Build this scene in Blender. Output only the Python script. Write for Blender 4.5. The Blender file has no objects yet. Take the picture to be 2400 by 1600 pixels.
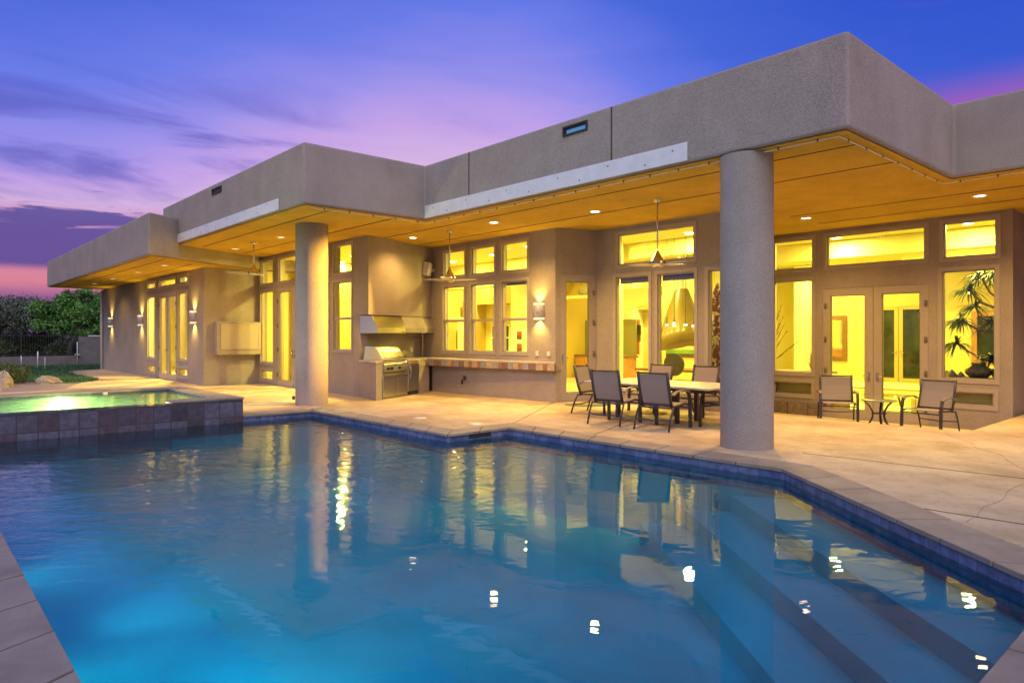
import bpy, math, random
import numpy as np
from mathutils import Vector, Matrix
from mathutils.geometry import tessellate_polygon
R = math.radians
sc = bpy.context.scene
COL = sc.collection
random.seed(7); rng = np.random.default_rng(7)

# ---------------------------------------------------------------- camera
cam = bpy.data.cameras.new('camera'); co = bpy.data.objects.new('camera', cam); COL.objects.link(co)
co.location = (0, 0, 1.7); co.rotation_euler = (R(90), 0, R(48.147))
cam.sensor_width = 36; cam.lens = 36*1612.04/2400; cam.shift_y = -14.5/2400
cam.clip_start = .05; cam.clip_end = 5000
sc.camera = co
sc.view_settings.view_transform = 'Standard'; sc.view_settings.look = 'None'
sc.view_settings.exposure = 0.0; sc.view_settings.gamma = 1; sc.view_settings.use_curve_mapping = False
cy = sc.cycles
cy.use_denoising = True; cy.max_bounces = 8; cy.volume_bounces = 1; cy.diffuse_bounces = 4; cy.glossy_bounces = 4
cy.transparent_max_bounces = 16; cy.transmission_bounces = 4
cy.caustics_reflective = False; cy.caustics_refractive = False
cy.sample_clamp_indirect = 6; cy.blur_glossy = .5

# ---------------------------------------------------------------- node helpers
class NT:
    def __init__(s, tree): s.t = tree; s.n = tree.nodes; s.l = tree.links
    def new(s, typ, **kw):
        n = s.n.new(typ)
        for k, v in kw.items():
            if k.startswith('i_'):
                key = k[2:]; key = int(key) if key.isdigit() else key
                n.inputs[key].default_value = v
            else: setattr(n, k, v)
        return n
    def link(s, a, b): s.l.new(a, b)
    def math(s, op, a, b=None, clamp=False):
        n = s.new('ShaderNodeMath', operation=op, use_clamp=clamp)
        for i, x in enumerate((a, b)):
            if x is None: continue
            if isinstance(x, (int, float)): n.inputs[i].default_value = x
            else: s.link(x, n.inputs[i])
        return n.outputs[0]
    def mix(s, fac, a, b, blend='MIX'):
        n = s.new('ShaderNodeMix', data_type='RGBA', blend_type=blend)
        for sock, x in ((n.inputs[0], fac), (n.inputs[6], a), (n.inputs[7], b)):
            if isinstance(x, (int, float)): sock.default_value = x
            elif isinstance(x, (tuple, list)): sock.default_value = (*x[:3], 1)
            else: s.link(x, sock)
        return n.outputs[2]
    def ramp(s, fac, stops, interp='LINEAR'):
        n = s.new('ShaderNodeValToRGB'); cr = n.color_ramp; cr.interpolation = interp
        while len(cr.elements) < len(stops): cr.elements.new(.5)
        for e, (p, c) in zip(cr.elements, stops):
            e.position = p; e.color = (*c[:3], 1) if isinstance(c, (tuple, list)) else (c, c, c, 1)
        s.link(fac, n.inputs[0]); return n.outputs[0]
    def maprange(s, v, a, b, c=0., d=1., smooth=True):
        n = s.new('ShaderNodeMapRange', interpolation_type='SMOOTHSTEP' if smooth else 'LINEAR')
        s.link(v, n.inputs[0])
        for i, x in enumerate((a, b, c, d)): n.inputs[i+1].default_value = x
        return n.outputs[0]
def S(r, g, b):   # sRGB 0-255 to linear
    f = lambda c: (c/255/12.92 if c/255 <= .04045 else ((c/255+.055)/1.055)**2.4)
    return (f(r), f(g), f(b))

# ---------------------------------------------------------------- world: the sky after sunset
w = bpy.data.worlds.new('World'); sc.world = w; w.use_nodes = True
T = NT(w.node_tree); T.n.clear()
tc = T.new('ShaderNodeTexCoord'); sep = T.new('ShaderNodeSeparateXYZ'); T.link(tc.outputs['Generated'], sep.inputs[0])
dx, dy, dz = sep.outputs
a = R(48.147)
fwd = T.math('ADD', T.math('MULTIPLY', dx, -math.sin(a)), T.math('MULTIPLY', dy, math.cos(a)))    # towards the house wing
rgt = T.math('ADD', T.math('MULTIPLY', dx, math.cos(a)), T.math('MULTIPLY', dy, math.sin(a)))
az = T.math('ARCTAN2', rgt, fwd)                     # radians, 0 = along the view, + to the right (east)
el = T.math('ARCSINE', T.math('MINIMUM', T.math('MAXIMUM', dz, -1.), 1.))
eld = T.math('MULTIPLY', el, 180/math.pi); azd = T.math('MULTIPLY', az, 180/math.pi)
# stretched cloud noise
cv = T.new('ShaderNodeCombineXYZ')
T.link(T.math('ADD', T.math('MULTIPLY', azd, .045), T.math('MULTIPLY', eld, .06)), cv.inputs[0]); T.link(T.math('MULTIPLY', eld, .26), cv.inputs[1])
n1 = T.new('ShaderNodeTexNoise', i_Scale=1.0, i_Detail=6., i_Roughness=.55, i_Distortion=.6); T.link(cv.outputs[0], n1.inputs['Vector'])
n2 = T.new('ShaderNodeTexNoise', i_Scale=3.2, i_Detail=5., i_Roughness=.6, i_Distortion=.9); T.link(cv.outputs[0], n2.inputs['Vector'])
# base gradient by elevation, its warm part sinking on the right
shift = T.maprange(azd, 3., 36., 0., 15.)
bump_ = T.math('MULTIPLY', T.math('SUBTRACT', T.maprange(azd, -26., -6.), T.maprange(azd, -2., 14.)), -3.2)
coolL = T.maprange(azd, -36., -17., 4.5, 0.)
elc = T.math('ADD', T.math('ADD', eld, T.math('ADD', T.math('ADD', shift, bump_), T.math('MULTIPLY', coolL, T.maprange(eld, 8., 12.)))), T.math('MULTIPLY', T.math('SUBTRACT', n1.outputs[0], .5), 5.))
elf = T.math('DIVIDE', elc, 60.)
base = T.ramp(elf, [(0., S(120, 88, 140)), (2.8/60, S(140, 92, 146)), (4.2/60, S(216, 130, 150)), (7/60, S(205, 140, 190)), (10.5/60, S(214, 180, 226)), (13.5/60, S(196, 162, 231)),
                    (17/60, S(152, 144, 234)), (21.5/60, S(104, 122, 231)), (27/60, S(66, 100, 216)), (38/60, S(40, 80, 205)), (1., S(48, 88, 205))])
# pink band low on the right
pinkR = T.math('MULTIPLY', T.maprange(azd, 22., 34.), T.math('SUBTRACT', 1., T.maprange(eld, 13.5, 18.5)))
base = T.mix(T.math('MULTIPLY', pinkR, .85), base, S(206, 88, 150))
# dark cloud bank low on the left
lowL = T.math('MULTIPLY', T.math('SUBTRACT', 1., T.maprange(azd, -30., -16.)), T.math('MULTIPLY', T.maprange(eld, 4.3, 5.0), T.math('SUBTRACT', 1., T.maprange(T.math('ADD', eld, T.math('MULTIPLY', T.math('SUBTRACT', n2.outputs[0], .5), 7.)), 8.1, 9.0))))
bank = T.math('MULTIPLY', lowL, T.maprange(n1.outputs[0], .12, .34))
base = T.mix(T.math('MULTIPLY', bank, .9), base, S(80, 74, 152))
# streaks of violet cloud higher on the left
st = T.math('MULTIPLY', T.math('MULTIPLY', T.maprange(n1.outputs[0], .47, .66), T.math('SUBTRACT', 1., T.maprange(azd, -26., 6.))),
            T.math('MULTIPLY', T.maprange(eld, 8.5, 10.5), T.math('SUBTRACT', 1., T.maprange(eld, 15., 21.))))
base = T.mix(T.math('MULTIPLY', st, .65), base, S(84, 82, 182))
st2 = T.math('MULTIPLY', T.math('MULTIPLY', T.maprange(n2.outputs[0], .52, .75), T.maprange(eld, 6., 9.)), T.math('SUBTRACT', 1., T.maprange(eld, 24., 34.)))
base = T.mix(T.math('MULTIPLY', st2, .10), base, S(120, 100, 200))
# fill glow added in the half of the sky behind the photographer
back = T.math('MULTIPLY', T.maprange(T.math('MULTIPLY', fwd, -1.), .0, .7), T.maprange(dz, -.05, .1))
glow = T.mix(T.maprange(eld, 14., 36.), (.75, .66, .66), (2.3, 2.3, 2.85))
glow = T.mix(T.maprange(eld, 58., 76.), glow, (.25, .33, .62))
skyc = T.mix(back, base, glow)
skyc = T.mix(T.maprange(eld, -3., 0.), S(60, 55, 60), skyc)
nish = T.new('ShaderNodeTexSky', sky_type='NISHITA'); nish.sun_disc = False; nish.sun_elevation = R(-2); nish.sun_rotation = R(-48.1+180)
bg1 = T.new('ShaderNodeBackground', i_Strength=.05); T.link(nish.outputs[0], bg1.inputs[0])
bg2 = T.new('ShaderNodeBackground', i_Strength=1.); T.link(skyc, bg2.inputs[0])
ad = T.new('ShaderNodeAddShader'); T.link(bg1.outputs[0], ad.inputs[0]); T.link(bg2.outputs[0], ad.inputs[1])
wo = T.new('ShaderNodeOutputWorld'); T.link(ad.outputs[0], wo.inputs[0])

# ---------------------------------------------------------------- light strengths (pool fill and a few soffit lamps below are added)
SOFFIT_W = 760; SCONCE_W = 75; ROOM_W = 270; POOL_W = 5; POOL_SPOT_W = 270
AMBER = (1, .60, .16); ROOMC = (1, .84, .16); SCONCEC = (1, .66, .12)

# ---------------------------------------------------------------- materials
def mat(name, col, rough=.6, metal=0., var=.0, vscale=3., bump=0., bscale=60., spec=.5, col2=None, c2fac=(.45, .65), c2scale=2., emit=None, estr=0., bdist=.01):
    m = bpy.data.materials.new(name); m.use_nodes = True; t = NT(m.node_tree)
    b = t.n['Principled BSDF']; b.inputs['Roughness'].default_value = rough; b.inputs['Metallic'].default_value = metal
    b.inputs['Specular IOR Level'].default_value = spec
    tcn = t.new('ShaderNodeTexCoord'); c = None
    if var or col2:
        n = t.new('ShaderNodeTexNoise', i_Scale=vscale, i_Detail=5., i_Roughness=.65); t.link(tcn.outputs['Object'], n.inputs['Vector'])
        lo = tuple(x*(1-var) for x in col); hi = tuple(min(1, x*(1+var)) for x in col)
        c = t.ramp(n.outputs[0], [(.3, lo), (.7, hi)])
        if col2:
            n3 = t.new('ShaderNodeTexNoise', i_Scale=c2scale, i_Detail=6., i_Roughness=.6); t.link(tcn.outputs['Object'], n3.inputs['Vector'])
            c = t.mix(t.maprange(n3.outputs[0], *c2fac), c, col2)
        t.link(c, b.inputs['Base Color'])
    else: b.inputs['Base Color'].default_value = (*col, 1)
    if bump:
        nb = t.new('ShaderNodeTexNoise', i_Scale=bscale, i_Detail=3., i_Roughness=.6); t.link(tcn.outputs['Object'], nb.inputs['Vector'])
        bp = t.new('ShaderNodeBump', i_Strength=bump, i_Distance=bdist); t.link(nb.outputs[0], bp.inputs['Height']); t.link(bp.outputs[0], b.inputs['Normal'])
    if emit:
        b.inputs['Emission Color'].default_value = (*emit, 1); b.inputs['Emission Strength'].default_value = estr
    return m
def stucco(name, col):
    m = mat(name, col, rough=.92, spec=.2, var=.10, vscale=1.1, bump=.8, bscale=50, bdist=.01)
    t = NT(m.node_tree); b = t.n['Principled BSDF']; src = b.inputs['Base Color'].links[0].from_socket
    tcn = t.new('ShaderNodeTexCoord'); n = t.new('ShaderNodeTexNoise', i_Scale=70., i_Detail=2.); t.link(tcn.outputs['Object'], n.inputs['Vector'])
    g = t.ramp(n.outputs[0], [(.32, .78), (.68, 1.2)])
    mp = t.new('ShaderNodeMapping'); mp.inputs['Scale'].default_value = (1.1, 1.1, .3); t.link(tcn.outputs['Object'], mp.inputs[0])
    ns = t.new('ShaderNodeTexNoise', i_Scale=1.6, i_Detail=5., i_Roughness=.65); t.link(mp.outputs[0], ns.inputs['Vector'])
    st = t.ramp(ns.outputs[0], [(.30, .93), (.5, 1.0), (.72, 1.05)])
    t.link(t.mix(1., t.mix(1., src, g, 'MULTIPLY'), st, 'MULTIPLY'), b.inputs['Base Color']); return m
def glass(name, ior=1.5, tint=(1, 1, 1)):
    m = bpy.data.materials.new(name); m.use_nodes = True; t = NT(m.node_tree); t.n.clear()
    tr = t.new('ShaderNodeBsdfTransparent', i_Color=(*tint, 1)); gl = t.new('ShaderNodeBsdfGlossy', i_Roughness=.0)
    fr = t.new('ShaderNodeFresnel', i_IOR=ior); mx = t.new('ShaderNodeMixShader'); t.link(fr.outputs[0], mx.inputs[0]); t.link(tr.outputs[0], mx.inputs[1]); t.link(gl.outputs[0], mx.inputs[2])
    o = t.new('ShaderNodeOutputMaterial'); t.link(mx.outputs[0], o.inputs[0]); return m
def water(name, tint, calm=.05, rough_=.10, x0=-9., x1=-12.5, vol=None):
    m = bpy.data.materials.new(name); m.use_nodes = True; t = NT(m.node_tree); t.n.clear()
    tcn = t.new('ShaderNodeTexCoord'); sp = t.new('ShaderNodeSeparateXYZ'); t.link(tcn.outputs['Object'], sp.inputs[0])
    wa = R(48.147)      # the breeze ruffles the water in long crests across the pool
    al = t.math('ADD', t.math('MULTIPLY', sp.outputs[0], -math.sin(wa)), t.math('MULTIPLY', sp.outputs[1], math.cos(wa)))
    ac = t.math('ADD', t.math('MULTIPLY', sp.outputs[0], math.cos(wa)), t.math('MULTIPLY', sp.outputs[1], math.sin(wa)))
    mp = t.new('ShaderNodeCombineXYZ'); t.link(t.math('MULTIPLY', ac, .75), mp.inputs[0]); t.link(t.math('MULTIPLY', al, 1.35), mp.inputs[1])
    nA = t.new('ShaderNodeTexNoise', i_Scale=.9, i_Detail=2., i_Roughness=.45, i_Distortion=.5); t.link(mp.outputs[0], nA.inputs['Vector'])
    nB = t.new('ShaderNodeTexNoise', i_Scale=3.6, i_Detail=2.5, i_Roughness=.55, i_Distortion=.7); t.link(mp.outputs[0], nB.inputs['Vector'])
    mask = t.maprange(sp.outputs[0], x0, x1)
    hb = t.math('MULTIPLY', nB.outputs[0], t.math('ADD', t.math('MULTIPLY', mask, rough_), .004))
    ha = t.math('MULTIPLY', nA.outputs[0], .07)
    nC = t.new('ShaderNodeTexNoise', i_Scale=3.4, i_Detail=1.5, i_Roughness=.5, i_Distortion=.8); t.link(mp.outputs[0], nC.inputs['Vector'])
    h = t.math('ADD', t.math('ADD', ha, hb), t.math('MULTIPLY', nC.outputs[0], .035))
    bp = t.new('ShaderNodeBump', i_Strength=1., i_Distance=calm); t.link(h, bp.inputs['Height'])
    tr = t.new('ShaderNodeBsdfTransparent', i_Color=(*tint, 1)); gl = t.new('ShaderNodeBsdfGlossy', i_Roughness=.0); t.link(bp.outputs[0], gl.inputs['Normal'])
    fr = t.new('ShaderNodeFresnel', i_IOR=1.333); t.link(bp.outputs[0], fr.inputs['Normal'])
    mx = t.new('ShaderNodeMixShader'); t.link(fr.outputs[0], mx.inputs[0]); t.link(tr.outputs[0], mx.inputs[1]); t.link(gl.outputs[0], mx.inputs[2])
    o = t.new('ShaderNodeOutputMaterial'); t.link(mx.outputs[0], o.inputs[0])
    if vol:
        pv = t.new('ShaderNodeVolumePrincipled'); pv.inputs['Color'].default_value = (*vol[0], 1); pv.inputs['Density'].default_value = vol[1]; pv.inputs['Absorption Color'].default_value = (*vol[2], 1)
        pv.inputs['Anisotropy'].default_value = .3; t.link(pv.outputs[0], o.inputs[1])
    return m
def tilemat(name, cols, size=(.3, .3), axis='yz', mortar=(.06, .055, .06), rough=.45, moff=.012, off=.5, bias=0.):
    m = bpy.data.materials.new(name); m.use_nodes = True; t = NT(m.node_tree); b = t.n['Principled BSDF']; b.inputs['Roughness'].default_value = rough
    tcn = t.new('ShaderNodeTexCoord'); sp = t.new('ShaderNodeSeparateXYZ'); t.link(tcn.outputs['Object'], sp.inputs[0])
    x, y, z = sp.outputs; cb = t.new('ShaderNodeCombineXYZ')
    u = {'yz': y, 'xz': x, 'sz': t.math('SUBTRACT', x, y), 'xy': x}[axis]; v = y if axis == 'xy' else z
    t.link(u, cb.inputs[0]); t.link(v, cb.inputs[1])
    br = t.new('ShaderNodeTexBrick', offset=off); br.inputs['Scale'].default_value = 1; br.inputs['Mortar Size'].default_value = moff; br.inputs['Brick Width'].default_value = size[0]
    br.inputs['Row Height'].default_value = size[1]; br.inputs['Mortar'].default_value = (*mortar, 1); br.inputs['Color1'].default_value = (0, 0, 0, 1); br.inputs['Color2'].default_value = (1, 1, 1, 1)
    br.inputs['Bias'].default_value = bias
    t.link(cb.outputs[0], br.inputs['Vector'])
    k = len(cols); c = t.ramp(br.outputs['Color'], [((i+.0)/max(1, k-1), cc) for i, cc in enumerate(cols)])
    nz = t.new('ShaderNodeTexNoise', i_Scale=9., i_Detail=5.); t.link(tcn.outputs['Object'], nz.inputs['Vector'])
    c = t.mix(1., c, t.ramp(nz.outputs[0], [(.3, .65), (.7, 1.3)]), 'MULTIPLY')
    c = t.mix(br.outputs['Fac'], c, mortar)
    t.link(c, b.inputs['Base Color'])
    bp = t.new('ShaderNodeBump', i_Strength=.5, i_Distance=.004, invert=True); t.link(br.outputs['Fac'], bp.inputs['Height']); t.link(bp.outputs[0], b.inputs['Normal'])
    return m
M = {}
M['stucco'] = stucco('stucco_taupe', (.335, .28, .245))
M['soffit'] = stucco('stucco_soffit', (.60, .38, .05))  # amber glow of the soffit lamps put into the base colour
M['reveal'] = mat('dark_reveal', (.05, .035, .02), .8)
M['frame'] = mat('putty_frame', (.37, .31, .265), .5, var=.05, vscale=8)
M['bead'] = mat('dark_bead', (.16, .13, .10), .6)
M['steelstrip'] = mat('galvanised_flashing', (.72, .70, .70), .5, metal=.1, var=.08, vscale=5)
M['bolt'] = mat('bolt_dark', (.05, .05, .05), .5)
M['stain'] = mat('stainless', (.62, .60, .56), .28, metal=1., var=.05, vscale=20)
M['chrome'] = mat('brushed_nickel', (.60, .57, .54), .22, metal=1.)
M['black'] = mat('black_plastic', (.02, .02, .02), .5)
M['iron'] = mat('black_iron', (.03, .028, .028), .6, var=.2, vscale=10)
M['bronze'] = mat('dark_bronze_frame', (.055, .045, .045), .45, metal=.3)
M['armc'] = mat('brown_arm', (.20, .155, .115), .5)
M['sling'] = mat('sling_mesh', (.27, .215, .19), .85, var=.08, vscale=60, bump=.3, bscale=220)
M['slingl'] = mat('sling_mesh_pale', (.30, .25, .20), .85, var=.06, vscale=60, bump=.3, bscale=220)
M['tabletop'] = mat('stone_tabletop', (.55, .45, .36), .5, var=.15, vscale=4, col2=(.45, .33, .24), c2scale=6)
M['glass'] = glass('window_glass')
M['glasst'] = glass('table_glass', 1.5, (.55, .75, .68))
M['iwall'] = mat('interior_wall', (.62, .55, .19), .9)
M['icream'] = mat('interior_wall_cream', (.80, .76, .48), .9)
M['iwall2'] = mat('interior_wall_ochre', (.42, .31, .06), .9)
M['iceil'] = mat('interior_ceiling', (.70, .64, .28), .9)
M['ifloor'] = mat('interior_floor', (.55, .42, .26), .35, var=.1, vscale=3)
M['carpet'] = mat('carpet', (.62, .58, .30), .95, var=.1, vscale=40)
M['wood'] = mat('cabinet_wood', (.42, .20, .07), .45, var=.25, vscale=3)
M['dwood'] = mat('dark_wood', (.09, .045, .02), .5, var=.3, vscale=6)
M['white'] = mat('white_paint', (.72, .70, .66), .5)
M['cream'] = mat('cream_plastic', (.66, .60, .52), .45)
M['led'] = mat('rope_light', (.75, .7, .6), .4, emit=(1, .85, .55), estr=.05)
M['lamp'] = mat('lamp_lens', (1, .95, .85), .4, emit=(1, .86, .62), estr=14.)
M['lampdim'] = mat('lamp_lens_dim', (.9, .85, .75), .4, emit=(1, .85, .55), estr=1.6)
M['trim'] = mat('lamp_trim', (.75, .70, .62), .5)
M['poollamp'] = mat('pool_lamp', (1, 1, .9), .4, emit=(1, .97, .62), estr=120.)
M['conc'] = mat('stained_concrete', (.50, .375, .235), .8, var=.2, vscale=.9, bump=.25, bscale=30, col2=(.36, .245, .13), c2fac=(.44, .68), c2scale=.55)
def speckle(m, sc_, lo, hi):
    t = NT(m.node_tree); b = t.n['Principled BSDF']; src = b.inputs['Base Color'].links[0].from_socket; tcn = t.new('ShaderNodeTexCoord')
    v = t.new('ShaderNodeTexNoise', i_Scale=sc_, i_Detail=4., i_Roughness=.7); t.link(tcn.outputs['Object'], v.inputs['Vector'])
    v2 = t.new('ShaderNodeTexNoise', i_Scale=2.6, i_Detail=6., i_Roughness=.72); t.link(tcn.outputs['Object'], v2.inputs['Vector'])
    k = t.mix(1., t.ramp(v.outputs[0], [(.30, lo), (.42, 1.), (.62, 1.), (.75, hi)]), t.ramp(v2.outputs[0], [(.3, .78), (.5, 1.), (.7, 1.12)]), 'MULTIPLY')
    t.link(t.mix(1., src, k, 'MULTIPLY'), b.inputs['Base Color'])
speckle(M['conc'], 16., .55, 1.15)
M['crack'] = mat('hairline_crack', (.33, .235, .13), .9)
M['coping'] = mat('coping_stone', (.275, .215, .16), .75, var=.28, vscale=1.6, bump=.25, bscale=26)
M['mortar'] = mat('mortar', (.10, .085, .075), .9)
M['ground'] = mat('desert_ground', (.17, .13, .10), .95, var=.3, vscale=.5)
M['gravel'] = mat('gravel', (.30, .22, .185), .95, var=.45, vscale=38, bump=.8, bscale=45, bdist=.03)
M['lawn'] = mat('lawn', (.035, .085, .03), .95, var=.45, vscale=9, bump=.8, bscale=60, bdist=.03)
M['grass'] = mat('grass_blade', (.045, .12, .035), .8, var=.4, vscale=2)
M['rock'] = mat('boulder', (.33, .28, .22), .9, var=.3, vscale=3, bump=.7, bscale=9, bdist=.05)
M['wallblock'] = mat('garden_wall_stucco', (.20, .17, .15), .95, var=.2, vscale=2, bump=.5, bscale=30)
M['plaster'] = mat('pool_plaster', (.003, .40, .50), .8, var=.25, vscale=.55, col2=(.003, .40, .45), c2fac=(.45, .6), c2scale=.35)
M['spaplaster'] = mat('spa_plaster', (.26, .50, .22), .8, var=.15, vscale=1.5)
M['wtile'] = tilemat('waterline_tile', [(.10, .125, .23), (.15, .165, .30), (.075, .10, .22)], (.3, .16), 'sz', (.10, .11, .2), .25)
M['spatile'] = tilemat('slate_tile', [(.10, .08, .115), (.05, .036, .05), (.11, .10, .15), (.075, .042, .055), (.125, .115, .165)], (.31, .31), 'yz', (.05, .045, .05), .35, off=0.)
M['blocks'] = tilemat('edging_block', [(.26, .20, .15), (.20, .15, .11), (.30, .24, .18)], (.55, .5), 'xz', (.06, .05, .04), .9)
M['slate1'] = mat('slate_grey', (.30, .28, .28), .6, var=.2, vscale=9); M['slate2'] = mat('slate_rust', (.34, .145, .07), .6, var=.25, vscale=9)
M['slate3'] = mat('slate_tan', (.45, .33, .20), .6, var=.2, vscale=9); M['slate4'] = mat('slate_brown', (.22, .135, .10), .6, var=.2, vscale=9)
M['water'] = water('pool_water', (.80, .97, .99), rough_=.20, x0=-4.6, x1=-7.6, vol=((.0, .50, .66), .09, (.0, .50, .66)))
M['spawater'] = water('spa_water', (.88, .99, .93), rough_=.15, x0=0., x1=-3., vol=((.45, .85, .45), .30, (.4, .8, .45)))
M['leafA'] = mat('leaf_green', (.10, .235, .035), .6, var=.6, vscale=1.1); M['leafB'] = mat('leaf_grey_green', (.105, .125, .075), .7, var=.5, vscale=1.3)
M['leafC'] = mat('leaf_hedge', (.06, .085, .02), .7, var=.6, vscale=3.); M['bark'] = mat('bark', (.075, .055, .04), .9, var=.3, vscale=8)
M['drac'] = mat('dracaena_leaf', (.075, .125, .04), .5, var=.3, vscale=6); M['dbark'] = mat('dracaena_bark', (.30, .21, .13), .8, var=.3, vscale=10)
M['agave'] = mat('agave_leaf', (.30, .20, .08), .6, var=.3, vscale=5); M['broad'] = mat('broad_leaf', (.03, .13, .05), .35, var=.3, vscale=5)
M['red'] = mat('red_cloth', (.55, .04, .02), .7); M['orange'] = mat('rust_orange', (.50, .15, .03), .7)
M['copper'] = mat('copper_hood', (.15, .105, .012), .3, metal=.1, var=.12, vscale=3)
M['mirror'] = mat('mirror_glass', (.75, .72, .6), .05, metal=1.)
M['darkglass'] = mat('night_glass', (.02, .03, .02), .08, var=.5, vscale=3)
M['stripe'] = mat('ottoman_stripe', (.52, .42, .16), .85, var=.1, vscale=30)
M['leather'] = mat('brown_leather', (.17, .085, .035), .5, var=.25, vscale=5)
M['basalt'] = mat('dark_ceramic', (.05, .045, .03), .35)
M['vase'] = mat('pale_vase', (.45, .40, .36), .4)
M['shade'] = mat('roller_shade', (.16, .17, .30), .8)  # blue of the reflected sky put into the shade's colour
M['matd'] = mat('door_mat', (.11, .11, .08), .95, var=.2, vscale=50)

# ---------------------------------------------------------------- mesh builder
class MB:
    def __init__(s): s.v = []; s.f = []; s.mi = []; s.sm = []
    def poly(s, pts, mi=0, sm=False):
        b = len(s.v); s.v += [tuple(p) for p in pts]; s.f.append(tuple(range(b, b+len(pts)))); s.mi.append(mi); s.sm.append(sm); return s
    def hexa(s, c, mi=0, skip=()):   # c: 8 corners, bottom 4 ccw then top 4 ccw
        b = len(s.v); s.v += [tuple(p) for p in c]
        for k, q in enumerate(((3, 2, 1, 0), (4, 5, 6, 7), (0, 1, 5, 4), (1, 2, 6, 5), (2, 3, 7, 6), (3, 0, 4, 7))):
            if k in skip: continue
            s.f.append(tuple(b+i for i in q)); s.mi.append(mi); s.sm.append(False)
        return s
    def box(s, x0, x1, y0, y1, z0, z1, mi=0):
        s.hexa([(x0, y0, z0), (x1, y0, z0), (x1, y1, z0), (x0, y1, z0), (x0, y0, z1), (x1, y0, z1), (x1, y1, z1), (x0, y1, z1)], mi); return s
    def fbox(s, F, s0, s1, d0, d1, z0, z1, mi=0):   # in a wall frame: along, outwards, up
        c = [F(s0, d1, z0), F(s1, d1, z0), F(s1, d0, z0), F(s0, d0, z0), F(s0, d1, z1), F(s1, d1, z1), F(s1, d0, z1), F(s0, d0, z1)]
        s.hexa(c, mi); return s
    def prism(s, pl, z0, z1, mi=0, smi=None):
        n = len(pl); A = sum(pl[i][0]*pl[(i+1) % n][1]-pl[(i+1) % n][0]*pl[i][1] for i in range(n))
        if A < 0: pl = pl[::-1]
        tri = tessellate_polygon([[Vector((x, y, 0)) for x, y in pl]])
        b = len(s.v); s.v += [(x, y, z0) for x, y in pl]+[(x, y, z1) for x, y in pl]
        if n <= 4: s.f += [tuple(b+i for i in range(n))[::-1], tuple(b+n+i for i in range(n))]; s.mi += [mi, mi]; s.sm += [False]*2
        else:
            s.f += [tuple(range(b, b+n))[::-1], tuple(range(b+n, b+2*n))]; s.mi += [mi, mi]; s.sm += [False]*2
        for i in range(n):
            j = (i+1) % n; s.f.append((b+i, b+j, b+n+j, b+n+i)); s.mi.append(mi if smi is None else smi); s.sm.append(False)
        return s
    def tube(s, pts, r, seg=8, mi=0, cap=True, flat=None):
        pts = [Vector(p) for p in pts]; n = len(pts); rs = r if isinstance(r, (list, tuple)) else [r]*n
        b = len(s.v); up = Vector((0, 0, 1)); prev = None
        for i, p in enumerate(pts):
            d = (pts[min(i+1, n-1)]-pts[max(i-1, 0)]).normalized()
            u = (prev if prev is not None else (up if abs(d.z) < .95 else Vector((1, 0, 0))))
            u = (u-d*u.dot(d)).normalized(); v = d.cross(u); prev = u
            for k in range(seg):
                an = 2*math.pi*k/seg; q = p+(u*math.cos(an)*(flat or 1)+v*math.sin(an))*rs[i]; s.v.append(tuple(q))
        for i in range(n-1):
            for k in range(seg):
                k2 = (k+1) % seg; s.f.append((b+i*seg+k, b+i*seg+k2, b+(i+1)*seg+k2, b+(i+1)*seg+k)); s.mi.append(mi); s.sm.append(True)
        if cap:
            s.f.append(tuple(b+k for k in range(seg))[::-1]); s.f.append(tuple(b+(n-1)*seg+k for k in range(seg))); s.mi += [mi]*2; s.sm += [False]*2
        return s
    def bar(s, p0, p1, wd, th, side=(1, 0, 0), mi=0):    # rectangular bar, wd along 'side'
        p0, p1 = Vector(p0), Vector(p1); d = (p1-p0).normalized(); a = Vector(side); a = (a-d*a.dot(d)).normalized(); b = d.cross(a)
        c = []
        for p in (p0, p1):
            c += [p-a*wd/2-b*th/2, p+a*wd/2-b*th/2, p+a*wd/2+b*th/2, p-a*wd/2+b*th/2]
        s.hexa(c, mi); return s
    def strip(s, pts, wd, th, side, mi=0):               # bent flat bar
        for p, q in zip(pts[:-1], pts[1:]): s.bar(p, q, wd, th, side, mi)
        return s
    def lathe(s, prof, c=(0, 0, 0), seg=24, mi=0, sm=True, a0=0., a1=2*math.pi, axis='z'):
        b = len(s.v); full = abs(a1-a0-2*math.pi) < 1e-6; k = seg if full else seg+1
        for r, z in prof:
            for i in range(k):
                an = a0+(a1-a0)*i/seg
                s.v.append((c[0]+r*math.cos(an), c[1]+r*math.sin(an), c[2]+z))
        for j in range(len(prof)-1):
            for i in range(seg):
                i2 = (i+1) % k; s.f.append((b+j*k+i, b+j*k+i2, b+(j+1)*k+i2, b+(j+1)*k+i)); s.mi.append(mi); s.sm.append(sm)
        return s
    def build(s, name, mats, parent=None, bevel=0., seg=2, merge=False):
        me = bpy.data.meshes.new(name); me.from_pydata(s.v, [], s.f)
        for m in (mats if isinstance(mats, (list, tuple)) else [mats]): me.materials.append(M[m] if isinstance(m, str) else m)
        me.polygons.foreach_set('material_index', s.mi); me.polygons.foreach_set('use_smooth', s.sm)
        me.update()
        o = bpy.data.objects.new(name, me); COL.objects.link(o)
        if parent is not None: attach(o, parent)
        if bevel or merge:
            import bmesh
            bm = bmesh.new(); bm.from_mesh(me); bmesh.ops.remove_doubles(bm, verts=bm.verts, dist=1e-5); bmesh.ops.recalc_face_normals(bm, faces=bm.faces); bm.to_mesh(me); bm.free()
        if bevel:
            md = o.modifiers.new('bevel', 'BEVEL'); md.width = bevel; md.segments = seg; md.limit_method = 'ANGLE'; md.angle_limit = R(40)
        return o
LOCAL = set()
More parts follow.
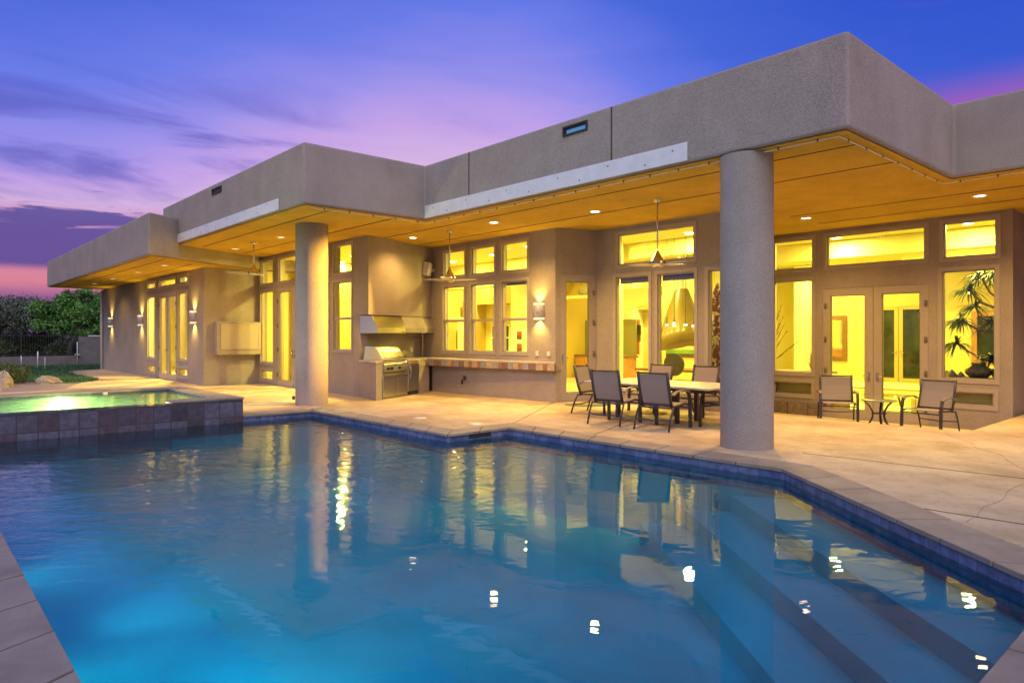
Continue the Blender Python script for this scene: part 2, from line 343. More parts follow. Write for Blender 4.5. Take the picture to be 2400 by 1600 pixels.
def attach(o, parent):
    o.parent = parent
    if parent.type == 'EMPTY' and parent.name not in LOCAL: o.matrix_parent_inverse = Matrix.Translation(parent.location).inverted()
def thing(name, label, cat, loc=(0, 0, 0), rz=0., group=None, local=False):
    o = bpy.data.objects.new(name, None); COL.objects.link(o); o.location = loc; o.rotation_euler = (0, 0, rz); o.empty_display_size = .2
    o['label'] = label; o['category'] = cat
    if group: o['group'] = group
    if local: LOCAL.add(o.name)
    return o
def tag(o, label, cat, group=None):
    o['label'] = label; o['category'] = cat
    if group: o['group'] = group
    return o
def struct(o, kind='structure'): o['kind'] = kind; return o
def kids(o): return [c for c in bpy.data.objects if c.parent == o]
def dup(root, loc, rz, label, group=None):
    def cp(o, par):
        c = o.copy(); COL.objects.link(c)
        if par is not None: c.parent = par
        for k in kids_of.get(o.name, ()): cp(k, c)
        return c
    kids_of = {}
    for c in bpy.data.objects:
        if c.parent: kids_of.setdefault(c.parent.name, []).append(c)
    r = cp(root, None); r.location = loc; r.rotation_euler = (0, 0, rz); r['label'] = label
    if group: r['group'] = group
    return r
def lamp(name, kind, loc, power, color, parent=None, rot=(0, 0, 0), size=.1, spot=140, blend=.6):
    l = bpy.data.lights.new(name, kind); l.energy = power; l.color = color
    if kind == 'AREA': l.shape = 'DISK'; l.size = size
    else: l.shadow_soft_size = size
    if kind == 'SPOT': l.spot_size = R(spot); l.spot_blend = blend
    o = bpy.data.objects.new(name, l); COL.objects.link(o); o.location = loc; o.rotation_euler = rot
    if parent is not None: attach(o, parent)
    return o
def frame(p0, p1):      # wall frame: s along p0->p1, d outwards (right-hand side of the direction), z up
    p0 = Vector((*p0, 0)); p1 = Vector((*p1, 0)); e = (p1-p0).normalized(); n = Vector((e.y, -e.x, 0)); L = (p1-p0).length
    def F(s, d, z): q = p0+e*s+n*d; return (q.x, q.y, z)
    F.L = L; F.e = e; F.n = n; return F
def wall(name, F, s0, s1, z0, z1, holes, parent, mats='stucco', th=.25, bevel=0.):
    ss = sorted({s0, s1, *[h[0] for h in holes], *[h[1] for h in holes]}); zz = sorted({z0, z1, *[h[2] for h in holes], *[h[3] for h in holes]})
    solid = lambda i, j: 0 <= i < len(ss)-1 and 0 <= j < len(zz)-1 and not any(h[0] <= ss[i]+1e-6 and ss[i+1] <= h[1]+1e-6 and h[2] <= zz[j]+1e-6 and zz[j+1] <= h[3]+1e-6 for h in holes)
    m = MB()
    for i in range(len(ss)-1):
        for j in range(len(zz)-1):
            if not solid(i, j): continue
            a, b, c, d = ss[i], ss[i+1], zz[j], zz[j+1]
            m.poly([F(a, 0, c), F(b, 0, c), F(b, 0, d), F(a, 0, d)]); m.poly([F(b, -th, c), F(a, -th, c), F(a, -th, d), F(b, -th, d)], 1)
            if not solid(i-1, j): m.poly([F(a, -th, c), F(a, 0, c), F(a, 0, d), F(a, -th, d)])
            if not solid(i+1, j): m.poly([F(b, 0, c), F(b, -th, c), F(b, -th, d), F(b, 0, d)])
            if not solid(i, j-1): m.poly([F(a, -th, c), F(b, -th, c), F(b, 0, c), F(a, 0, c)])
            if not solid(i, j+1): m.poly([F(a, 0, d), F(b, 0, d), F(b, -th, d), F(a, -th, d)])
    return m.build(name, [mats, 'iwall'], parent)
def rect_frame(m, F, s0, s1, z0, z1, wd, d0, d1, mi=0, bot=None):
    bot = wd if bot is None else bot
    m.fbox(F, s0, s1, d0, d1, z1-wd, z1, mi); m.fbox(F, s0, s1, d0, d1, z0, z0+bot, mi)
    m.fbox(F, s0, s0+wd, d0, d1, z0+bot, z1-wd, mi); m.fbox(F, s1-wd, s1, d0, d1, z0+bot, z1-wd, mi)
def pane(F, s0, s1, z0, z1, d, parent, mt='glass'):
    m = MB(); m.poly([F(s0, d, z0), F(s1, d, z0), F(s1, d, z1), F(s0, d, z1)]); return m.build('pane', mt, parent)
def window(F, s0, s1, z0, z1, parent, rail=None, wd=.075, shade=0.):
    m = MB(); rect_frame(m, F, s0, s1, z0, z1, wd, -.11, .018)
    rect_frame(m, F, s0+wd, s1-wd, z0+wd, z1-wd, .032, -.12, -.035); g = wd+.032
    if rail:
        m.fbox(F, s0+g, s1-g, -.10, -.02, rail-.035, rail+.035)
        m.fbox(F, s0+g, s0+g+.03, -.105, -.05, z0+g, rail-.035); m.fbox(F, s1-g-.03, s1-g, -.105, -.05, z0+g, rail-.035)
    o = m.build('window', 'frame', parent); pane(F, s0+g, s1-g, z0+g, z1-g, -.08, o)
    if shade: MB().fbox(F, s0+g+.01, s1-g-.01, -.16, -.13, z1-g-shade, z1-g+.03).build('roller_shade', 'shade', o)
    return o
def handle(F, s, z, parent, d=0., flip=1):
    m = MB(); m.fbox(F, s-.025, s+.025, d, d+.012, z-.13, z+.10); m.tube([F(s, d, z+.02), F(s, d+.055, z+.02), F(s+.12*flip, d+.06, z+.015)], .011, 8)
    return m.build('handle', 'chrome', parent)
def hinge(F, s, z, parent, d=0.):
    m = MB(); m.fbox(F, s-.03, s+.03, d, d+.02, z-.06, z+.06); m.tube([F(s, d+.025, z-.07), F(s, d+.025, z+.07)], .016, 8); return m.build('hinge', 'bead', parent)
def leaf_door(F, s0, s1, z0, z1, parent, hs=None, hflip=1, st=.15, hinges=None):
    m = MB(); rect_frame(m, F, s0, s1, z0, z1, st, -.09, -.02, bot=st+.03)
    rect_frame(m, F, s0+st, s1-st, z0+st+.03, z1-st, .018, -.10, -.04, 1)
    o = m.build('door', ['frame', 'bead'], parent); pane(F, s0+st+.018, s1-st-.018, z0+st+.048, z1-st-.018, -.07, o)
    if hs is not None: handle(F, hs, z0+1.08, o, -.02, hflip)
    for s in (hinges or ()):
        for zz in (z0+.35, z0+1.2, z0+2.0, z1-.45): hinge(F, s, zz, o, -.02)
    return o
# ================================================================ SETTING
def flat(name, outer, z, m, holes=()):
    lists = [[Vector((x, y, 0)) for x, y in outer]]+[[Vector((x, y, 0)) for x, y in h] for h in holes]
    vs = [v for l in lists for v in l]; mb = MB(); mb.v = [(v.x, v.y, z) for v in vs]
    for t in tessellate_polygon(lists):
        a, b, c = (vs[i] for i in t); up = (b-a).cross(c-a).z > 0
        mb.f.append(tuple(t) if up else tuple(t[::-1])); mb.mi.append(0); mb.sm.append(False)
    return mb.build(name, m)
POOL = [(-14.58, .645), (-.95, .645), (-.95, 5.74), (-4.19, 8.37), (-9.45, 8.37), (-9.45, 7.0), (-14.58, 7.0)]
def offset(pl, d):      # ccw polygon, d > 0 grows
    n = len(pl); out = []
    for i in range(n):
        p0, p1, p2 = (Vector((*pl[(i+k-1) % n], 0)) for k in range(3))
        n1 = Vector(((p1-p0).y, -(p1-p0).x, 0)).normalized(); n2 = Vector(((p2-p1).y, -(p2-p1).x, 0)).normalized()
        b = (n1+n2); b = b/b.length; q = p1+b*(d/b.dot(n1)); out.append((q.x, q.y))
    return out
SPA_X0, SPA_X1, SPA_Y1 = -18.75, -14.55, 5.44
struct(flat('ground', [(-900, -900), (900, -900), (900, 900), (-900, 900)], -.03, 'ground', [[(-24.5, -7.9), (13.9, -7.9), (13.9, 29.5), (-24.5, 29.5)]]))
deck_outer = [(14, -8), (14, 30), (-3.67, 30), (-3.67, 14.07), (-8.1, 14.07), (-8.0, 13.8), (-11.8, 13.8), (-12.2, 12.6), (-17.9, 12.6), (-16.9, 9.8), (-23.9, 9.9), (-24.1, 8.0), (-39.6, 8.0),
              (-39.4, 7.4), (-38.6, 6.4), (-37.4, 5.92), (-34, 5.9), (-31.5, 6.0), (-30.35, 5.85), (-29.3, 5.45), (-28.6, 4.9), (-27.2, 4.45), (-25.7, 4.0), (-25.4, 3.2), (-25.4, -8)]
hole = [(-18.7, -7.8), (-14.5, -7.8), (-14.5, .3)] + offset(POOL, .3)[1:-1] + [(-14.9, 7.3), (-14.9, 5.3), (-18.7, 5.3)]
struct(flat('pool_deck', deck_outer, 0., 'conc', [hole]))
struct(flat('gravel_bed', [(-25.4, -8), (-25.4, 3.2), (-25.7, 4.0), (-27.2, 4.45), (-28.6, 4.9), (-29.1, 4.3), (-30.5, 3.5), (-31, -8)], -.006, 'gravel'))
struct(flat('lawn', [(-31, -14), (-30.5, 3.5), (-29.1, 4.3), (-28.6, 4.9), (-29.3, 5.45), (-30.35, 5.85), (-31.5, 6.0), (-34, 5.9), (-37.4, 5.92), (-38.6, 6.4), (-39.4, 7.4), (-39.6, 8.0), (-39.6, 12), (-46.7, 12), (-46.7, -14)], -.004, 'lawn'))
# grass tufts over the lawn
m = MB()
def inlawn(x, y): return -46.5 < x < -29.3 and -6 < y < 9.5 and not (x > -31 and y < 4.6) and not (y > 5.95 and x > -37.2) and not (y > 5.75 and x > -31) and not (x > -39.7 and y > 7) and not (x > -38.8 and y > 6.2)
for i in range(9000):
    x, y = random.uniform(-46.5, -29.3), random.uniform(-1, 9.5)
    if not inlawn(x, y): continue
    an = random.uniform(0, 6.28); h = random.uniform(.03, .075); c, s = math.cos(an)*.035, math.sin(an)*.035; lx, ly = random.uniform(-.03, .03), random.uniform(-.03, .03)
    m.poly([(x-c, y-s, -.004), (x+c, y+s, -.004), (x+lx, y+ly, h)])
o = m.build('grass', 'grass'); tag(o, 'short green grass blades covering the lawn behind the hedge', 'grass'); struct(o, 'stuff')
# control joints in the concrete
m = MB()
def joint(p, q, wd=.014): m.bar((*p, .0025), (*q, .0025), wd, .003, (-(q[1]-p[1]), q[0]-p[0], 0))
for p, q in [((-4.6, 9.75), (-1.2, 10.05)), ((-1.2, 10.05), (6, 10.3)), ((-2.43, 7.5), (3, 7.85)), ((-7.83, 8.86), (-8.1, 9.62)), ((-8.1, 9.62), (-9.62, 12.85)), ((-9.62, 12.85), (-9.9, 13.5)),
             ((-9.95, 7.5), (-9.95, 9.0)), ((-9.95, 9.0), (-12.2, 12.3)), ((-15.6, 7.5), (-16.2, 9.3)), ((-21.5, 5.9), (-21.5, 9.4)), ((-27.5, 5.2), (-27.5, 7.6)), ((-33, 6.1), (-33, 7.6)), ((-1.2, 10.05), (-2.6, 14.0))]: joint(p, q)
struct(m.build('deck_joint', 'reveal'))
# hairline cracks
m = MB()
for p, n_, dr in [((-3.9, 13.6), 26, -75), ((-1.9, 9.8), 16, -110), ((-11.2, 8.4), 10, 20)]:
    x, y = p; an = R(dr); pts = [(x, y)]
    for i in range(n_):
        an += random.uniform(-.5, .5)*.6; an = an*.9+R(dr)*.1; x += .16*math.cos(an); y += .16*math.sin(an); pts.append((x, y))
    for p1, p2 in zip(pts[:-1], pts[1:]): joint(p1, p2, .0025)
struct(m.build('deck_crack', 'crack'))
# coping stones on a mortar bed
bed = MB(); st_ = MB(); inn = offset(POOL, -.015); out = offset(POOL, .47)
for i in range(len(POOL)):
    if i == 6: continue                                            # spa side, closed below
    a, b = Vector(inn[i]), Vector(inn[(i+1) % 7]); c, d = Vector(out[(i+1) % 7]), Vector(out[i])
    bed.hexa([(*a, -.03), (*b, -.03), (*c, -.03), (*d, -.03), (*a, .006), (*b, .006), (*c, .006), (*d, .006)])
    L = (b-a).length; n = max(1, round(L/.62)); g = .013/L
    for k in range(n):
        t0, t1 = k/n+(g if k else 0), (k+1)/n-(g if k < n-1 else 0); hz = .016+random.uniform(-.002, .002)
        q = [a.lerp(b, t0), a.lerp(b, t1), d.lerp(c, t1), d.lerp(c, t0)]; e = (b-a).normalized(); nn = Vector((e.y, -e.x))*-.012
        q[0] = q[0]+nn; q[1] = q[1]+nn
        st_.hexa([(*p, -.028) for p in q]+[(*p, hz) for p in q])
a, b = (-14.58, 5.45), (-14.58, 6.98)
st_.hexa([(-15.0, 5.46, -.028), (-14.55, 5.46, -.028), (-14.55, 7.0, -.028), (-15.0, 7.0, -.028), (-15.0, 5.46, .015), (-14.55, 5.46, .015), (-14.55, 7.0, .015), (-15.0, 7.0, .015)])
struct(st_.build('pool_coping', 'coping', bevel=.006)); struct(bed.build('coping_bed', 'mortar'))
# basin: tile band, plaster walls and floor, three steps along the slanting edge
WZ = -.125
tb = MB(); pb = MB(); PB = POOL
for i in range(len(PB)):
    a, b = PB[i], PB[(i+1) % len(PB)]
    tb.poly([(*a, -.34), (*a, -.029), (*b, -.029), (*b, -.34)]); pb.poly([(*a, -1.45), (*a, -.34), (*b, -.34), (*b, -1.45)])
struct(tb.build('waterline_tile', 'wtile')); fl_ = [Vector((*p, 0)) for p in PB]
for t in tessellate_polygon([fl_]):
    q = [(PB[i][0], PB[i][1], -.95-.2*min(1, max(0, (-PB[i][0]-1)/9))) for i in t]
    if (Vector(q[1])-Vector(q[0])).cross(Vector(q[2])-Vector(q[0])).z < 0: q = q[::-1]
    pb.poly(q)
e = Vector((-4.19+.95, 8.37-5.74, 0)).normalized(); nrm = Vector((-e.y, e.x, 0)); nrm = nrm if nrm.y < 0 else -nrm
for k, (dz, wd) in enumerate([(-.36, .62), (-.56, 1.18), (-.76, 1.74)]):
    p0 = Vector((-.952, 5.74, 0))-e*.0; p1 = Vector((-4.19, 8.368, 0)); q0 = Vector((-.952, 5.74-1.3*wd, 0)); q1 = p1+nrm*wd+e*.25*wd
    pb.prism([(p0.x, p0.y), (p1.x, p1.y), (q1.x, q1.y), (q0.x, q0.y)], -1.3, dz)
struct(pb.build('pool_basin', 'plaster'))
struct(MB().prism(offset(POOL, .03), -1.75, WZ).build('water', 'water'))
# underwater fill lamps without fixtures, added along the near wall to brighten the water
for x_, k_, z_ in ((-4.4, 1.1, 24), (-7.0, .55, 20)):
    lamp('pool_fill_spot', 'SPOT', (x_, .72, -.42), POOL_SPOT_W*k_, (.10, .83, 1.), None, (R(94), 0, R(z_)), .12, 96, 1.)
for x_, k_ in ((-3.6, 1.), (-6.4, 1.), (-9.6, .8)): lamp('pool_lamp', 'AREA', (x_, .75, -.6), POOL_W*k_, (.14, .85, 1.), None, (R(84), 0, R(10)), .5)
# skimmer mouth and deck lids
o = MB().box(-9.47, -9.438, 7.45, 7.95, -.10, -.035).build('skimmer_mouth', 'black'); tag(o, 'dark skimmer slot in the blue tile below the inner corner of the pool coping', 'skimmer')
for i, (x, y) in enumerate([(-11.75, 8.0), (-10.25, 8.25)]):
    o = MB().lathe([(0, .012), (.13, .012), (.135, .002)], (x, y, 0), 20).build('deck_skimmer', 'cream')
    tag(o, ['round pale skimmer lid in the concrete, the one farther from the pool corner', 'round pale skimmer lid in the concrete, the one next to the pool corner'][i], 'lid', 'skimmer lids in the deck')
# spa
spa = thing('spa', 'raised spa faced with dark slate tiles and glowing green water', 'spa', (-16.6, 3, 0))
m = MB(); zt = .40
m.box(SPA_X1-.42, SPA_X1, 4.05, SPA_Y1, -.36, zt-.04); m.box(SPA_X1-.42, SPA_X1, -1.2, 4.05, -.36, .335)
m.build('front_wall', 'spatile', spa); MB().box(SPA_X1-.4, SPA_X1-.01, .62, SPA_Y1+1.6, -1.6, -.362).build('footing', 'plaster', spa)
m = MB(); m.box(SPA_X0, SPA_X1-.42, SPA_Y1-.42, SPA_Y1, -.3, zt-.04); m.box(SPA_X0, SPA_X0+.38, -1.2, SPA_Y1-.42, -.6, zt-.04); m.build('side_wall', 'spatile', spa)
m = MB(); m.box(SPA_X1-.44, SPA_X1+.02, 4.04, SPA_Y1+.02, zt-.04, zt); m.box(SPA_X0-.02, SPA_X1-.44, SPA_Y1-.44, SPA_Y1+.02, zt-.04, zt); m.box(SPA_X0-.02, SPA_X0+.40, -1.2, SPA_Y1-.44, zt-.04, zt)
m.build('coping', 'coping', spa, bevel=.008)
m = MB(); x0, x1, y1 = SPA_X0+.38, SPA_X1-.42, SPA_Y1-.42
m.poly([(x0, -1.2, -.5), (x1, -1.2, -.5), (x1, y1, -.5), (x0, y1, -.5)]); m.poly([(x0+.004, -1.2, -.5), (x0+.004, y1, -.5), (x0+.004, y1, .27), (x0+.004, -1.2, .27)])
m.poly([(x0, y1-.004, -.5), (x1, y1-.004, -.5), (x1, y1-.004, .27), (x0, y1-.004, .27)]); m.poly([(x1-.004, -1.2, -.5), (x1-.004, -1.2, .27), (x1-.004, y1, .27), (x1-.004, y1, -.5)])
m.box(x0+.01, x0+.45, -1.2, y1-.01, -.5, -.15)
m.build('basin', 'spaplaster', spa)
m = MB(); m.poly([(x0+.006, -1.2, .27), (x0+.006, y1-.006, .27), (x0+.006, y1-.006, .36), (x0+.006, -1.2, .36)]); m.poly([(x0, y1-.006, .27), (x1, y1-.006, .27), (x1, y1-.006, .36), (x0, y1-.006, .36)]); m.build('tile_band', 'wtile', spa)
m = MB(); m.prism([(x0-.02, -1.2), (SPA_X1-.004, -1.2), (SPA_X1-.004, 4.046), (x1+.02, 4.046), (x1+.02, y1+.02), (x0-.02, y1+.02)], -.55, .338); m.build('water', 'spawater', spa)
m = MB().lathe([(0, .02), (.05, .02), (.07, .0)], (0, 0, 0), 20); lo = m.build('light', 'poollamp', spa)
lo.matrix_parent_inverse = Matrix(); lo.rotation_euler = (0, R(90), 0); lo.location = (x0+.02+16.6, 2.75-3, .12)
lamp('spa_lamp', 'AREA', (x0+.09, 2.75, .10), 300, (1, .93, .42), spa, (0, R(-80), 0), .3)
m = MB().lathe([(0, .03), (.05, .03), (.05, 0)], (-18.35, 3.65, .335), 14); m.build('skimmer_cap', 'white', spa)

# ================================================================ HOUSE
H_ = thing('house', 'single storey taupe stucco house with flat stepped roof and glowing yellow windows', 'house', (-14, 12, 0))
ZS = 4.425
X = lambda y: frame((0, y), (1, y))          # walls facing the pool: s is world x
FB, FD, FK, FL, FR = X(7.7), X(9.56), X(12.45), X(13.59), X(17.94)
# wing wall
hb = [(-31.05, -29.8, 3.49, 3.93), (-29.45, -27.12, 3.49, 3.93), (-26.97, -25.74, 3.49, 3.93), (-31.07, -29.8, .70, 3.36), (-31.07, -29.8, .135, .575), (-29.5, -27.14, .03, 3.33), (-26.97, -25.74, .73, 3.34), (-26.97, -25.74, .145, .59)]
wall('wall', FB, -39.5, -24.37, -.02, 3.97, hb, H_)
for k, h in enumerate(hb):
    if k == 5: continue
    window(FB, *h, H_, wd=.10 if h[3] > 1 else .09)
md = (hb[5][0]+hb[5][1])/2
leaf_door(FB, hb[5][0], md-.006, .03, 3.33, H_, md-.09, -1, .16, (hb[5][0]+.05,)); leaf_door(FB, md+.006, hb[5][1], .03, 3.33, H_, None, 1, .16, (hb[5][1]-.05,))
Fe = frame((-39.5, 20), (-39.5, 7.7)); wall('wall', Fe, 0, 12.05, -.02, 3.97, [], H_)
# side wall with the boxed-in screen
FT = frame((-24.12, 7.7), (-24.12, 9.56)); wall('wall', FT, 0, 1.86, -.02, ZS, [], H_)
# middle wall: glass door group, then a hung window beside the barbecue block
hd = [(-23.95, -22.77, 3.40, 4.36), (-22.46, -20.1, 3.40, 4.36), (-19.8, -18.75, 3.42, 4.36), (-18.56, -17.36, 3.43, 4.38), (-23.98, -22.77, .68, 3.30), (-24.0, -22.80, .09, .56), (-22.56, -20.0, .02, 3.30), (-19.8, -18.78, .68, 3.30), (-18.60, -17.37, 1.20, 3.31)]
wall('wall', FD, -24.12+.0, -16.99, -.02, ZS, hd, H_)
for k, h in enumerate(hd):
    if k == 6: continue
    window(FD, *h, H_, rail=2.18 if k == 8 else None)
leaf_door(FD, -22.56, -21.286, .02, 3.30, H_, -21.36, -1, .15, (-22.5,)); leaf_door(FD, -21.274, -20.0, .02, 3.30, H_, -21.2, 1, .15, (-20.06,))
# barbecue block
FN = frame((-16.99, 9.56), (-18.15, 12.45)); FH = frame((-16.51, 9.56), (-17.67, 12.45))
m = MB().prism([(-17.24, 9.83), (-18.4, 12.7), (-17.77, 12.7), (-17.67, 12.45), (-16.51, 9.56), (-16.988, 9.56), (-16.988, 9.83)], 2.262, ZS); m.build('wall', 'stucco', H_)
wall('wall', FN, 0.0, 3.11, -.02, 2.26, [], H_, th=.2)
# kitchen wall
hk = [(-17.08, -15.91, 3.39, 4.30), (-15.735, -14.565, 3.38, 4.295), (-14.39, -13.22, 3.375, 4.30), (-17.12, -15.94, 1.15, 3.235), (-15.76, -14.587, 1.16, 3.235), (-14.408, -13.22, 1.16, 3.245)]
wall('wall', FK, -18.2, -12.25, -.02, ZS, hk, H_)
for k, h in enumerate(hk): window(FK, *h, H_, rail=2.13 if k > 2 else None, shade=.07 if k == 5 else 0)
# single door wall
FX = frame((-12.25, 12.45), (-11.87, 13.59)); wall('wall', FX, 0, FX.L, -.02, ZS, [(.148, 1.172, .03, 3.25)], H_)
leaf_door(FX, .15, 1.17, .03, 3.25, H_, .22, 1, .17, (1.12,))
# dining wall and its return
hl = [(-11.25, -8.86, 3.38, 4.32), (-11.315, -10.12, .25, 3.25), (-10.03, -8.837, .25, 3.246), (-8.652, -8.07, .24, 3.247)]
wall('wall', FL, -11.87, -8.06, -.02, ZS, hl, H_)
for k, h in enumerate(hl): window(FL, *h, H_, wd=.085, shade=.13 if k in (1, 2) else 0)
wall('wall', frame((-7.80, 13.59), (-9.45, 17.94)), 0, 4.655, -.45, ZS, [], H_)
# recessed sitting room wall
hr = [(-9.36, -8.11, 3.38, 4.335), (-7.91, -5.46, 3.384, 4.34), (-5.245, -4.055, 3.38, 4.353), (-9.36, -8.12, .62, 3.247), (-9.36, -8.135, .03, .535), (-7.93, -5.465, -.40, 2.905), (-5.275, -4.075, .62, 3.253), (-5.26, -4.10, .04, .51)]
wall('wall', FR, -9.66, -4.04, -.5, ZS, hr, H_)
for k, h in enumerate(hr):
    if k != 5: window(FR, *h, H_, wd=.085)
md = -6.695
leaf_door(FR, -7.93, md-.006, -.40, 2.905, H_, md-.10, -1, .19, (-7.86,)); leaf_door(FR, md+.006, -5.465, -.40, 2.905, H_, md+.10, 1, .19, (-5.53,))
wall('wall', frame((-3.84, 17.94), (-3.84, 30)), 0, 12.06, -.5, ZS, [], H_, th=.2)
# roofs
UP = [(-3.79, 9.35), (-3.79, 13.7), (9, 13.7), (9, 30), (-23.65, 30), (-23.65, 6.31), (-13.53, 6.31), (-13.53, 9.35)]
pr_ = MB().prism(UP, 4.44, 5.725); pr_.build('roof', 'stucco', H_, bevel=.05, seg=3)
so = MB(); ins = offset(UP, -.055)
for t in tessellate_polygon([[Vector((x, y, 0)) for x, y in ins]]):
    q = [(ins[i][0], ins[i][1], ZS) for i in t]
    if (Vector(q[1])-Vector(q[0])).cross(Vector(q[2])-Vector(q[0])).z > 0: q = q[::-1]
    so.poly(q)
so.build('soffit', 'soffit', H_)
LOW = [(-21.5, 5.36), (-23.92, 9.55), (-24.1, 20), (-39.3, 20), (-39.3, 5.38)]
MB().prism(LOW, 4.0, 5.21).build('roof', 'stucco', H_, bevel=.05, seg=3)
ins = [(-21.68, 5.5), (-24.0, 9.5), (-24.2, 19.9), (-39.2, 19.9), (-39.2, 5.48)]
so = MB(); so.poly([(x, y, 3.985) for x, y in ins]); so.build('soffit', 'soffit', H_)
# dark reveals in the soffits
m = MB()
def rev(p, q, z=ZS, wd=.03): m.bar((*p, z-.004), (*q, z-.004), wd, .006, (-(q[1]-p[1]), q[0]-p[0], 0))
for p, q in [((-22.1, 7.03), (-13.72, 7.05)), ((-22.95, 8.6), (-13.72, 8.63)), ((-17.0, 8.63), (-13.72, 8.65)), ((-16.75, 10.18), (-4.05, 10.22)), ((-17.4, 11.75), (-4.05, 11.7)), ((-7.5, 15.3), (4, 15.3)), ((-7.5, 16.75), (4, 16.8))]: rev(p, q)
for p, q in [((-38.9, 6.0), (-22.3, 6.02)), ((-38.9, 7.1), (-23.4, 7.1))]: rev(p, q, 3.985)
m.build('soffit_reveal', 'reveal', H_)
# plaster joints on the parapet
for x in (-11.85, -7.82): MB().box(x-.012, x+.012, 9.343, 9.36, 4.5, 5.70).build('parapet_joint', 'reveal', H_)
# galvanised flashing boards with bolts
for x0, x1, y, za, zb in [(-13.50, -6.26, 9.35, 4.465, 4.757), (-22.3, -14.75, 6.31, 4.47, 4.72)]:
    o = MB().box(x0, x1, y-.035, y, za, zb).build('flashing_board', 'steelstrip', H_, bevel=.006)
    x = x0+.35; k = 0
    while x < x1-.2:
        zz = za+(.07 if k % 2 else .2); MB().box(x-.011, x+.011, y-.042, y-.034, zz-.011, zz+.011).build('bolt', 'bolt', o); x += .55+.25*((k*7) % 3)/2; k += 1
# scuppers on the parapet: black paints the dark hole, blue the sky through it
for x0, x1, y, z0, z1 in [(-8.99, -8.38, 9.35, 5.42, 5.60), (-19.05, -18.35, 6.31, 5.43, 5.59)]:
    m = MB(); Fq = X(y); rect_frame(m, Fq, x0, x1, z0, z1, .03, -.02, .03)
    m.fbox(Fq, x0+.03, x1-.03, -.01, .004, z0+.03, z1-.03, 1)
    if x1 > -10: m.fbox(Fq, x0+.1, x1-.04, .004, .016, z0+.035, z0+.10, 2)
    m.build('scupper', ['iron', 'black', mat('painted_sky', (.12, .42, .62), .5)], H_)
# rope light on clips
m = MB(); cl = []
pts = [(-13.69, 6.55), (-13.72, 9.56), (-4.0, 9.55), (-4.02, 13.93), (7, 13.93)]
for p, q in zip(pts[:-1], pts[1:]):
    m.tube([(*p, 4.402), (*q, 4.402)], .009, 6); L = math.dist(p, q); n = int(L/.55)
    for k in range(n):
        t = (k+.5)/n; x, y = p[0]+(q[0]-p[0])*t, p[1]+(q[1]-p[1])*t; cl.append((x, y))
ro = m.build('rope_light', 'led', H_); [MB().box(x-.009, x+.009, y-.014, y+.014, 4.388, 4.424).build('clip', 'iron', ro) for x, y in cl]
# round columns
for k, (x, y) in enumerate([(-5.44, 9.69), (-15.95, 7.65)]):
    m = MB().lathe([(.39, 0.0), (.39, ZS)], (x, y, 0), 64); o = m.build('column', 'stucco', H_)
    if k: MB().tube([(x-.02-.15, y-.36, .17), (x-.02-.17, y-.42, .17)], .045, 14).build('drain_pipe', 'black', o)
# boxed screen cover on the side wall
m = MB().fbox(FT, .33, 1.84, 0, .30, 1.03, 2.16); bx = m.build('screen_box', 'stucco', H_, bevel=.02)
m = MB(); rect_frame(m, FT, .45, 1.80, 1.22, 2.10, .05, .30, .325); m.fbox(FT, .50, 1.75, .30, .312, 1.27, 2.05); m.build('cover_panel', mat('cover_board', (.40, .33, .25), .6), bx)
# down pipe, hose bib, wall outlets
MB().tube([(-39.1, 7.62, .0), (-39.1, 7.62, 3.9)], .05, 10).build('down_pipe', 'white', H_)
for x in (-12.895, -12.48): MB().fbox(FK, x-.05, x+.05, 0, .03, 1.165, 1.285).build('outlet_cover', 'cream', H_, bevel=.004)
MB().fbox(FN, 2.45, 2.53, 0, .02, 1.2, 1.32).build('outlet_cover', 'cream', H_)
# stepped lower terrace before the sitting room
struct(MB().prism([(-10, 14.05), (-3.65, 14.05), (-3.65, 15.85), (-10, 15.85)], -.7, -.17).build('lower_terrace', 'conc'))
struct(MB().prism([(-10, 15.84), (-3.65, 15.84), (-3.65, 17.95), (-10, 17.95)], -.8, -.43).build('lower_terrace', 'conc'))
m = MB(); m.poly([(-3.67, 14.07, -.8), (-3.67, 30, -.8), (-3.67, 30, 0), (-3.67, 14.07, 0)][::-1]); m.poly([(-10, 14.07, -.8), (-3.67, 14.07, -.8), (-3.67, 14.07, 0), (-10, 14.07, 0)][::-1]); struct(m.build('terrace_riser', 'conc'))
FQ = frame((-7.95, 14.1), (-9.33, 17.74)); o = MB().fbox(FQ, 0, 3.9, 0, .12, -.5, -.10).fbox(X(17.93), -9.3, -7.95, 0, .14, -.5, -.08).build('edging_wall', 'blocks'); tag(o, 'low row of rough edging blocks below the windows beside the round column', 'edging')

# ================================================================ OUTDOOR KITCHEN
FC = frame((-15.70, 9.31), (-17.06, 11.94))
bar = thing('bar_counter', 'l shaped stucco bar counter with slate tiled edge beneath the kitchen windows', 'counter', (-16, 11.5, 0))
m = MB().prism([(-15.70, 9.31), (-17.06, 11.94), (-17.9, 12.44), (-17.03, 9.555)], 0, .965); m.build('base', 'stucco', bar, bevel=.01)
MB().prism([(-17.12, 12.1), (-12.34, 12.41), (-12.28, 12.449), (-17.85, 12.449)], 0, .80).build('base', 'stucco', bar)
MB().prism([(-15.66, 9.28), (-17.04, 11.86), (-12.16, 12.32), (-12.24, 12.449), (-18.14, 12.449), (-16.98, 9.53)], .972, 1.02).build('countertop', mat('counter_stone', (.52, .44, .35), .45, var=.2, vscale=7), bar)
m = MB(); pat = [2, 1, 0, 2, 0, 1, 3, 0, 2, 1, 0, 3, 2, 1]
